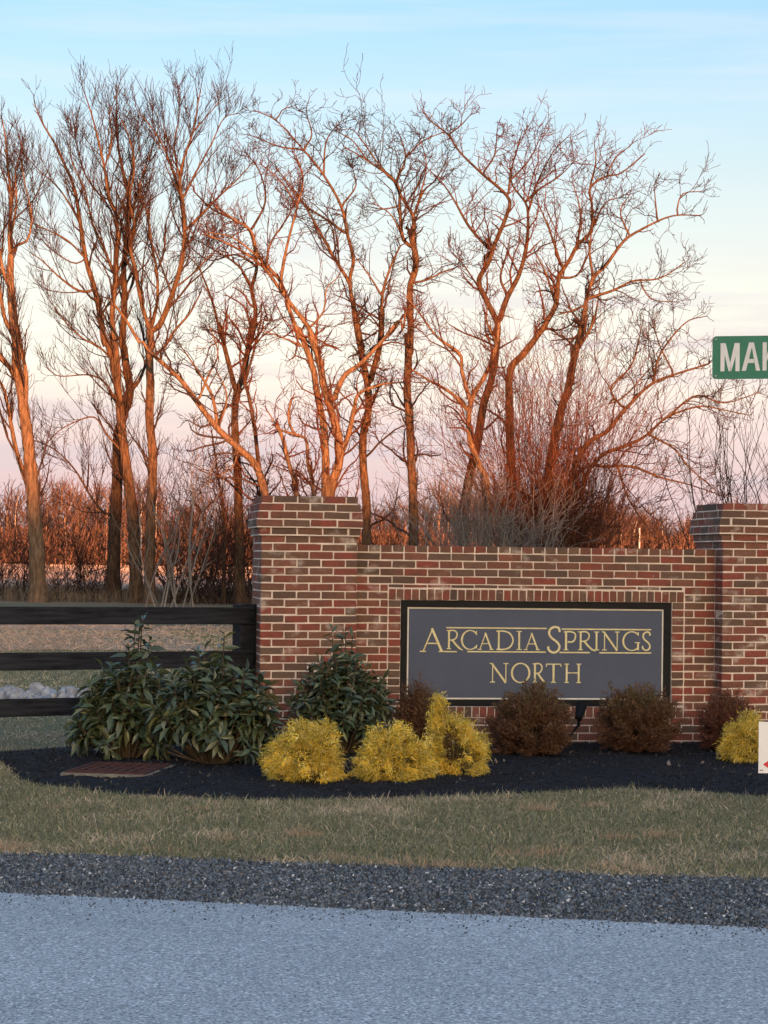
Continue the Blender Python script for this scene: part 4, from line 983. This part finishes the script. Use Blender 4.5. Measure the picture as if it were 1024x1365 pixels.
tot += tree('bare tree with sinuous twin stems and an arching top', 77, 'crook', [
 ('D 635,1000 636,700 626,580 625,460 642,390 642,310 630,230 610,130 592,10 C 625,950 605,860 580,700 592,620 572,530 550,430 490,320 420,230 330,130 260,95', 4.8, .5),
 ('D 645,290 665,220 682,150 690,20 C 690,900 690,750 720,640 752,570', 3.2, .8), ('C 580,700 520,600 450,470 395,380 330,300', 1.8, .4), ('C 572,530 490,470 420,420 350,330', 1.4, .4),
 ('C 490,320 500,200 550,130', 1.1, .4), ('C 420,230 450,180 430,100', 1, .4), ('C 690,750 650,680 600,610', 1.2, .4), ('C 550,430 600,360 590,300', 1.1, .4), ('C 420,230 340,220 240,180', 1, .4), ('C 330,130 350,90 380,80', .8, .4)], 'bark_brown')
tot += tree('slim straight bare tree rising over the middle of the brick wall', 76, 'crook', [
 ('D 797,1000 797,720 790,560 785,430 775,300 780,200 777,100 C 785,950 787,850 785,720 805,640 800,580 790,540', 4.8, 2.8),
 ('C 800,580 760,540 750,430 740,350 640,270 560,220', 2.0, .5), ('C 797,560 797,470 770,420 740,350 770,260 750,180', 2.2, .5), ('C 797,470 830,380 870,340 900,290', 1.3, .4), ('C 785,700 840,690 900,660 960,640', 1.2, .4),
 ('C 740,350 690,300 600,170 560,160', 1.2, .4), ('C 770,260 830,200 900,170', 1.0, .4), ('C 640,270 590,200 540,170', .9, .4), ('C 750,430 690,440 640,430', .9, .4), ('C 770,800 720,880 650,930', 1.4, .5), ('C 760,540 720,460 660,420', .9, .4), ('C 797,470 840,300 820,190', 1.1, .4)], 'bark_brown')
tot += tree('heavy bare tree with dark spreading limbs beside the vine tangle', 77, 'crook', [
 ('F 160,900 165,620 182,500 205,400 220,300 245,220 260,120 E 298,850 300,800 262,720 240,660 270,600 290,540 330,440 335,380 250,300 180,230 140,170 90,130 65,100', 6, .5),
 ('E 305,800 330,720 370,640 395,540 400,440 390,395 350,340 340,270', 3, .5), ('E 390,395 440,350 500,310 545,265', 1.3, .4), ('E 280,560 210,480 160,390 120,330 60,270', 1.7, .4), ('E 335,380 345,290 370,200 380,160', 1.2, .4),
 ('E 400,430 430,330 480,230 525,180', 1.2, .4), ('E 335,710 310,650 330,570 340,520', 1.4, .5), ('E 140,170 180,140 215,100', .8, .4), ('E 250,300 290,240 300,150', 1, .4), ('E 335,330 400,260 440,180', 1, .4), ('E 262,720 200,620 150,560', 1.1, .4)], 'bark_dark', 'twig_red')
tot += tree('small crooked tree with pale sunlit bark in front of the heavy dark tree', 73.5, 'crook', [
 ('F 232,900 232,540 210,470 185,400 180,330 192,270 232,200 258,120 265,60', 4.5, 1.6), ('F 185,290 160,200 155,150 90,100 40,30 0,-20', 2.2, .5), ('F 178,310 130,262 60,222 20,195', 2, .7), ('F 258,120 230,50 240,-20', 1.2, .5)], 'bark_pale', 'twig_red', dens=1.0)
tot += tree('bare tree wrapped in vines, its crown opening above the tangle', 77.5, 'crook', [
 ('F 300,900 300,640 300,500 295,350 297,200 335,150 400,60 E 440,830 490,740 500,650 540,580 560,540 605,490 607,400 600,350 650,310 700,300 760,250', 6.2, .5),
 ('E 510,620 480,520 450,440 430,400', 1.6, .5), ('E 560,540 570,430 545,330', 1.2, .4), ('E 600,350 620,260 615,200', 1.1, .4), ('E 490,740 460,640 420,560', 1.5, .5), ('E 650,310 690,240 730,210', .9, .4), ('E 605,490 650,400 700,380', 1.1, .4), ('E 500,650 560,640 600,560', 1.4, .5)], 'bark_brown', 'twig_red')
tot += tree('wide bare tree reaching out over the brick wall with low sweeping limbs', 75.5, 'crook', [
 ('F 395,900 398,620 405,500 420,400 440,310 460,250 480,150 505,50 E 565,880 580,800 590,720 612,650 650,610 700,540 730,510 820,460 880,440 955,440', 6.5, .5),
 ('E 590,720 680,690 740,660 830,650 920,590', 1.6, .4), ('E 612,650 600,560 612,450', 1.5, .5), ('E 730,510 700,430 730,370', 1.1, .4), ('E 820,460 810,350', 1, .4), ('E 880,440 900,370 960,360', .9, .4), ('E 590,740 540,760 490,775', 1.2, .5), ('E 760,655 800,720 880,730', .8, .4),
 ('F 440,900 452,640 480,470 520,400 570,370 620,310 690,240 760,210 855,180', 4.6, .7, True), ('F 700,235 720,150 790,60 850,40', 1.2, .4), ('F 620,310 580,250 640,180 670,60', 1.2, .4), ('F 760,210 720,130 700,60', 1, .4),
 ('F 480,900 490,640 510,500 560,435 620,412 680,382 740,330 830,300 900,310 970,325', 3.5, .4, True), ('F 690,380 760,420 800,470 880,540', 1.2, .4), ('F 540,470 640,470 720,500 800,520 890,550', 1.6, .4), ('F 740,330 820,270 900,290 1000,260', 1.2, .4), ('F 600,470 630,560 690,650', 1.2, .4), ('F 560,300 620,270 700,180', 1, .4), ('F 480,150 530,60 550,-40', 1.6, .6)], 'bark_brown', 'twig_brown')

# undergrowth: thickets, vines and saplings, each a thing of its own
def thicket(name, label, cat, px0, px1, D, n, hlo, hhi, twig, spread=.35, wig=.12, r=.012, dens=(4, 3), depth=1.2, group=None):
    x0, x1 = at(px0, 790, D)[0], at(px1, 790, D)[0]; c0 = np.array([(x0 + x1) / 2, D, 0])
    root = empty(name, c0); tag(root, label, cat, group)
    st = np.column_stack([rng.uniform(x0, x1, n), D + rng.normal(size=n) * depth * .5, np.full(n, -.05)])
    d = np.column_stack([rng.normal(size=n) * spread, rng.normal(size=n) * spread, np.ones(n)])
    S = dict(l1=(hlo, hhi), l2=(hlo * .25, hhi * .3), l3=(.15, .4), wig=wig, up=.06, a=(.3, .9), k2=dens[0], k3=dens[1])
    v, f = crown_from(st, d, rng.uniform(hlo, hhi, n), np.full(n, r), S, c0)
    obj('stems', mesh_arrays('stems', v, f), MAT[twig], root); return len(f)
tot += thicket('bramble_thicket', 'pale grey bramble thicket showing over the brick wall below the dark tree', 'thicket', 585, 712, 70, 150, 1.8, 4.3, 'twig_grey', .36, .2, .02, (7, 4), 2)
tot += thicket('vine_tangle', 'rust coloured mass of vines climbing the trees behind the wall', 'vines', 682, 778, 74.3, 380, 3.0, 9.2, 'vine_bark', .10, .21, .013, (7, 3), 1.8)
tot += thicket('vine_tangle', 'lower rusty vine and briar skirt spilling towards the far poles', 'vines', 760, 850, 75, 60, 1.6, 4.2, 'vine_bark', .5, .22, .011, (6, 3), 2)
tot += thicket('sapling_clump', 'clump of upright bare saplings behind the second pier', 'saplings', 925, 1040, 62, 26, 3.2, 6.2, 'twig_brown', .2, .12, .018, (7, 3), 1.5)
tot += thicket('sapling_clump', 'grey leafless sapling clump in front of the twin trunks', 'saplings', 185, 262, 69, 13, 2.5, 5.2, 'twig_grey', .2, .10, .03, (6, 3), 1.5)
tot += thicket('briar_patch', 'tangled brown briars at the foot of the crooked two stemmed tree', 'thicket', 225, 345, 78, 190, 1.4, 5.6, 'twig_brown', .38, .22, .016, (7, 3), 2.5)
tot += thicket('briar_patch', 'tangled briars at the foot of the straight pale tree', 'thicket', -40, 125, 80, 130, 1.0, 4.2, 'twig_brown', .5, .2, .013, (6, 3), 2.5)
tot += thicket('briar_patch', 'low dark briars between the sinuous tree and the slim straight tree', 'thicket', 480, 560, 80, 55, 1.5, 4.2, 'twig_red', .5, .2, .013, (6, 3), 2.5)
tot += thicket('briar_patch', 'thin briar clump between the pale tree and the tall dark trunk', 'thicket', 85, 150, 79, 36, 1.0, 3.4, 'twig_brown', .5, .2, .013, (6, 3), 2)
print('tree quads', tot)

# ------------------------------------------------------------------ far sunlit wood, pole
tmpl = []
for k in range(6):
    H = rng.uniform(8.5, 11.5); n1 = 16
    trunk = np.array([[[0, 0, -.3], [rng.normal() * .15, 0, H * .35], [rng.normal() * .4, 0, H * .7], [rng.normal() * .6, 0, H]]])
    tv, tf = tubes(trunk, np.array([[.22, .17, .11, .05]]), 4)
    t = rng.uniform(.22, .95, n1); P = np.column_stack([np.zeros(n1), np.zeros(n1), t * H]); a = rng.uniform(0, 6.28, n1)
    P1, R1 = grow(P, np.column_stack([np.cos(a), np.sin(a), rng.uniform(.5, 1.3, n1)]), (1.15 - t) * H * .55, np.full(n1, .075), 3, .15, .15)
    p, d, r, _ = kids(P1, R1, 6, .2, .98, .3, .9, .2); P2, R2 = grow(p, d, rng.uniform(.8, 2.2, len(p)), np.full(len(p), .04), 2, .2, .1)
    v1, f1 = tubes(P1, R1, 3); v2, f2 = tubes(P2, np.maximum(R2, .028), 3)
    vv = np.vstack([tv, v1, v2]); ff = np.vstack([tf, f1 + len(tv), f2 + len(tv) + len(v1)])
    cc = np.vstack([np.tile([[.20, .15, .125]], (len(tv), 1)), np.tile([[.13, .088, .075]], (len(v1), 1)), np.tile([[.12, .080, .068]], (len(v2), 1))])
    tmpl.append((vv, ff, cc, len(tv)))
V, Fs, Cs, nb = [], [], [], 0
for i in range(430):
    vv, ff, cc, ntv = tmpl[int(rng.integers(6))]; X_ = rng.uniform(-95, 105) if i < 320 else rng.uniform(20, 75); Y_ = 352 + 55 * rng.random(); a = rng.uniform(0, 6.28); s = rng.uniform(.75, 1.22) * (1.0 + .14 * math.sin(X_ * .09))
    q = vv * s; q = np.column_stack([q[:, 0] * math.cos(a) - q[:, 1] * math.sin(a) + X_, q[:, 0] * math.sin(a) + q[:, 1] * math.cos(a) + Y_, q[:, 2]])
    c = cc * rng.uniform(.75, 1.25)
    if rng.random() < .12: c = c.copy(); c[:ntv] = .34
    V.append(q); Fs.append(ff + nb); Cs.append(c); nb += len(q)
tag(obj('far_wood', mesh_arrays('far_wood', np.vstack(V), np.vstack(Fs), np.vstack(Cs)), MAT['far_twig']), 'distant leafless wood glowing red beyond the field', 'wood', kind='stuff')
n = 60000
p = np.column_stack([rng.uniform(-95, 105, n), rng.uniform(349, 400, n), rng.random(n) ** 1.4 * 5.5])
V, Fq = ribbons(p, np.column_stack([rng.normal(size=n) * .6, rng.normal(size=n) * .6, np.ones(n)]), rng.uniform(.8, 2.2, n), rng.uniform(.08, .2, n), np.zeros(n), side=np.tile(np.array([[1.0, 0, 0]]), (n, 1)))
tag(obj('far_brush', mesh_arrays('far_brush', V, Fq, rep(rng.uniform(.6, 1.3, (n, 1)) * np.array([[.12, .075, .060]]), 5)), MAT['far_twig']), 'red brown brush filling the foot of the distant wood', 'brush', kind='stuff')
pb = at(852.5, 726, 180); pt = at(852.5, 704, 180)
o = obj('marker_pole', MB().tube([(0, 0, -.3), (0, 0, pt[2])], .055, 8).mesh('marker_pole'), MAT['sheet_white'], None, (pb[0], pb[1], 0)); tag(o, 'thin white pole standing in the field before the distant wood', 'pole')

# ------------------------------------------------------------------ conifer belt added out of view behind the camera to shade the foreground
V, Fs, nb = [], [], 0
for row_, (yy, dx) in enumerate(((-126, 3.2), (-131, 3.2), (-136, 3.2))):
    for x in np.arange(8, 98, dx):
        H = 18.9 + rng.normal() * .55; cx, cy = x + rng.normal() * .5, yy + rng.normal() * .6; k = 14
        for L_ in range(8):
            zb = H * (.04 + .115 * L_); zt = min(H, zb + H * .30); rad = 4.2 * math.sqrt(max(0, 1 - (zb / H) ** 2)) * .95 + .3
            a = np.arange(k) * 2 * np.pi / k + rng.random(); rr = rad * np.where(np.arange(k) % 2, .72, 1.05) * rng.uniform(.85, 1.15, k)
            V.append(np.vstack([np.column_stack([cx + rr * np.cos(a), cy + rr * np.sin(a), zb - .12 * rr]), [[cx, cy, zt]]]))
            i = np.arange(k); Fs.append(np.column_stack([i, (i + 1) % k, np.full(k, k)]) + nb); nb += k + 1
tag(obj('added_shade_belt', mesh_arrays('added_shade_belt', np.vstack(V), np.vstack(Fs)), MAT['conifer']), 'unseen row of dark conifers added to shade the foreground', 'wood', kind='stuff')
